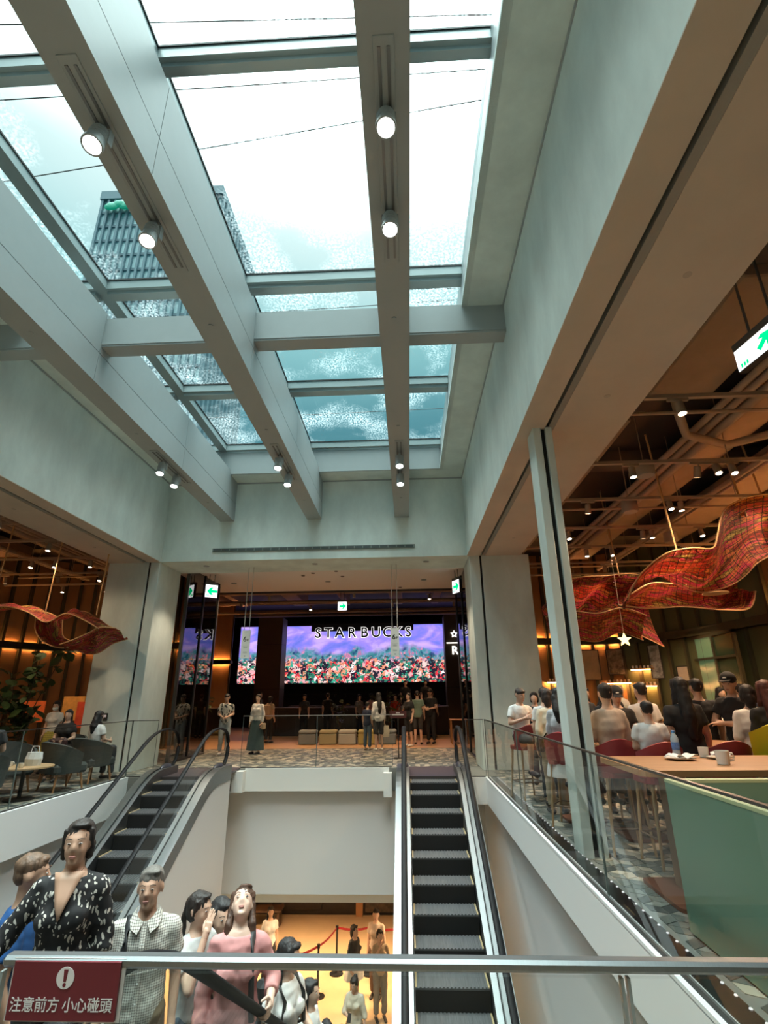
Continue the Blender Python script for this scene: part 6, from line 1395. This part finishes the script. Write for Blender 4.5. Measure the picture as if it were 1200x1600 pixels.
# --- far landing
FL = dict(group='visitors on the far landing')
person('man in a dark leaf patterned white shirt and pale jeans on the far landing', (-5.28, 15.7, Z0), R(10), h=1.62, sex='m', lod='mid', hair=('short', 'black'), top=('short', 'pattern'), bottom=('trousers', 'lightjeans'), shoes='white', head=(18, 0), arms={-1: ((-.22, .0, 1.12), (-.06, -.22, 1.04)), 1: ((.22, .0, 1.12), (.06, -.24, 1.04))}, **FL)
person('woman in a white cardigan and long dark dress on the far landing', (-4.42, 15.9, Z0), R(-10), h=1.60, lod='mid', hair=('long', 'dark'), top=('long', 'white'), bottom=('skirt', 'teal', .92), extra=lambda t, P, Q, S, A: obj('handbag', MB().box((.27, -.08, .78), (.08, .20, .17), bev=.02), C['beige'], t), **FL)
person('woman seen from behind in a white top with a cream tote bag', (-.93, 16.7, Z0), R(200), h=1.62, lod='mid', hair=('vlong', 'black'), top=('long', 'white'), bottom=('shorts', 'charcoal'), shoes='white', extra=tote(-1, C['cream']), **FL)
person('person in dark jeans standing left of the tote bag woman', (-1.28, 16.9, Z0), R(160), h=1.35, lod='mid', hair=('short', 'black'), top=('short', 'navy'), bottom=('trousers', 'jeans'), shoes='white', **FL)
person('staff member in a black cap and black clothes', (.72, 18.9, .01), R(-20), h=1.72, sex='m', lod='mid', hair=('short', 'black'), cap='black', top=('short', 'black'), bottom=('trousers', 'black'), arms={-1: ((-.22, -.02, 1.12), (-.05, -.24, 1.08)), 1: ((.22, -.02, 1.12), (.05, -.26, 1.08))}, **FL)
person('woman in black with a phone in front of the tote bag visitors', (-.02, 17.9, .01), R(-40), h=1.60, lod='mid', hair=('long', 'black'), top=('short', 'black'), bottom=('shorts', 'black'), shoes='white', extra=phone(-1), arms={-1: ((-.20, -.08, 1.12), (-.06, -.25, 1.18))}, **FL)
person('person in a grey green shirt between the two visitors in black', (.28, 18.6, .01), R(170), h=1.66, sex='m', lod='mid', hair=('short', 'black'), top=('short', 'green'), bottom=('shorts', 'charcoal'), **FL)
for i, (x, y, rz, hh, st, tp, lb) in enumerate(((-5.95, 21.6, 70, 1.72, 'short', 'black', 'dark figure before the pier left of the screen'), (-5.0, 19.6, 160, 1.55, 'bob', 'beige', 'person with a beige backpack walking to the counter'), (-4.2, 21.9, 10, 1.62, 'long', 'charcoal', 'visitor in charcoal at the middle counter, leftmost'), (-3.3, 22.2, 180, 1.66, 'short', 'black', 'visitor in black at the middle counter, second from left'),
        (-2.0, 22.1, 40, 1.60, 'long', 'grey', 'visitor in grey at the middle counter, third from left'), (-1.5, 21.7, 200, 1.62, 'bob', 'pink', 'visitor in pink at the middle counter'), (-.55, 21.9, 10, 1.58, 'bun', 'red', 'visitor in red at the middle counter'), (.9, 21.8, 160, 1.70, 'short', 'charcoal', 'visitor in charcoal at the right end of the counter'), (2.9, 18.4, -30, 1.45, 'bob', 'brown', 'person in brown beside the wooden table'), (-8.4, 20.6, 60, 1.75, 'short', 'black', 'dark figure before the amber panels'))):
    person(lb, (x, y, .008), R(rz), h=hh, sex='m' if st == 'short' else 'f', hair=(st, 'black'), top=('short', tp), bottom=('trousers', 'black'), lod='far', shoes='dark', extra=backpack(C['beige']) if i == 1 else None, **FL)
for i, x in enumerate((-.15, .75)):
    person('silhouetted barista behind the counter before the screen, %s' % ['left', 'right'][i], (x, 24.2, .45), R(10), h=1.72, sex='m', hair=('short', 'black'), top=('short', 'black'), bottom=('trousers', 'black'), lod='far', shoes='dark', group='baristas before the screen')
tag(obj('platform', MB().bb(-6, 1.6, 23.75, 27.0, .006, .45), M_CNT), 'dark raised platform behind the middle counter', 'platform')
# --- left lounge
LL = dict(group='guests in the left lounge')
person('masked woman in a white t-shirt and pleated yellow skirt', (-8.0, 12.15, Z0), R(12), h=1.48, lod='mid', hair=('bun', 'black'), top=('short', 'white'), bottom=('skirt', 'yskirt', .72), mask=True, head=(14, 0), **LL)
person('seated woman in black holding a dark bag in the left lounge', (-7.15, 11.3, Z0), R(14), h=1.60, pose='sit', seat=.46, lod='mid', hair=('long', 'black'), top=('short', 'black'), bottom=('trousers', 'black'), extra=lambda t, P, Q, S, A: obj('handbag', MB().box(P(0, -.30, 1.02), (.34, .16, .24), bev=.05), mat('maroon_bag', (.05, .02, .022), .5), t), **LL)
person('seated woman with black hair seen from behind over a grey armchair', (-6.24, 10.88, Z0), R(165), h=1.56, pose='sit', seat=.46, lod='mid', hair=('long', 'black'), top=('short', 'white'), bottom=('trousers', 'charcoal'), **LL)
person('guest with bare legs in dark shorts at the left edge of the lounge', (-6.55, 8.45, Z0), R(205), h=1.66, sex='m', pose='sit', seat=.46, lod='mid', hair=('short', 'black'), top=('short', 'charcoal'), bottom=('shorts', 'charcoal'), shoes='white', **LL)
person('person in a white shirt cut off by the left edge of the frame', (-9.3, 10.6, Z0), R(40), h=1.62, lod='mid', hair=('bob', 'black'), top=('short', 'white'), bottom=('trousers', 'charcoal'), **LL)
# ------------------------------------------------------------------ tidy up
D.scenes.remove(TMP)
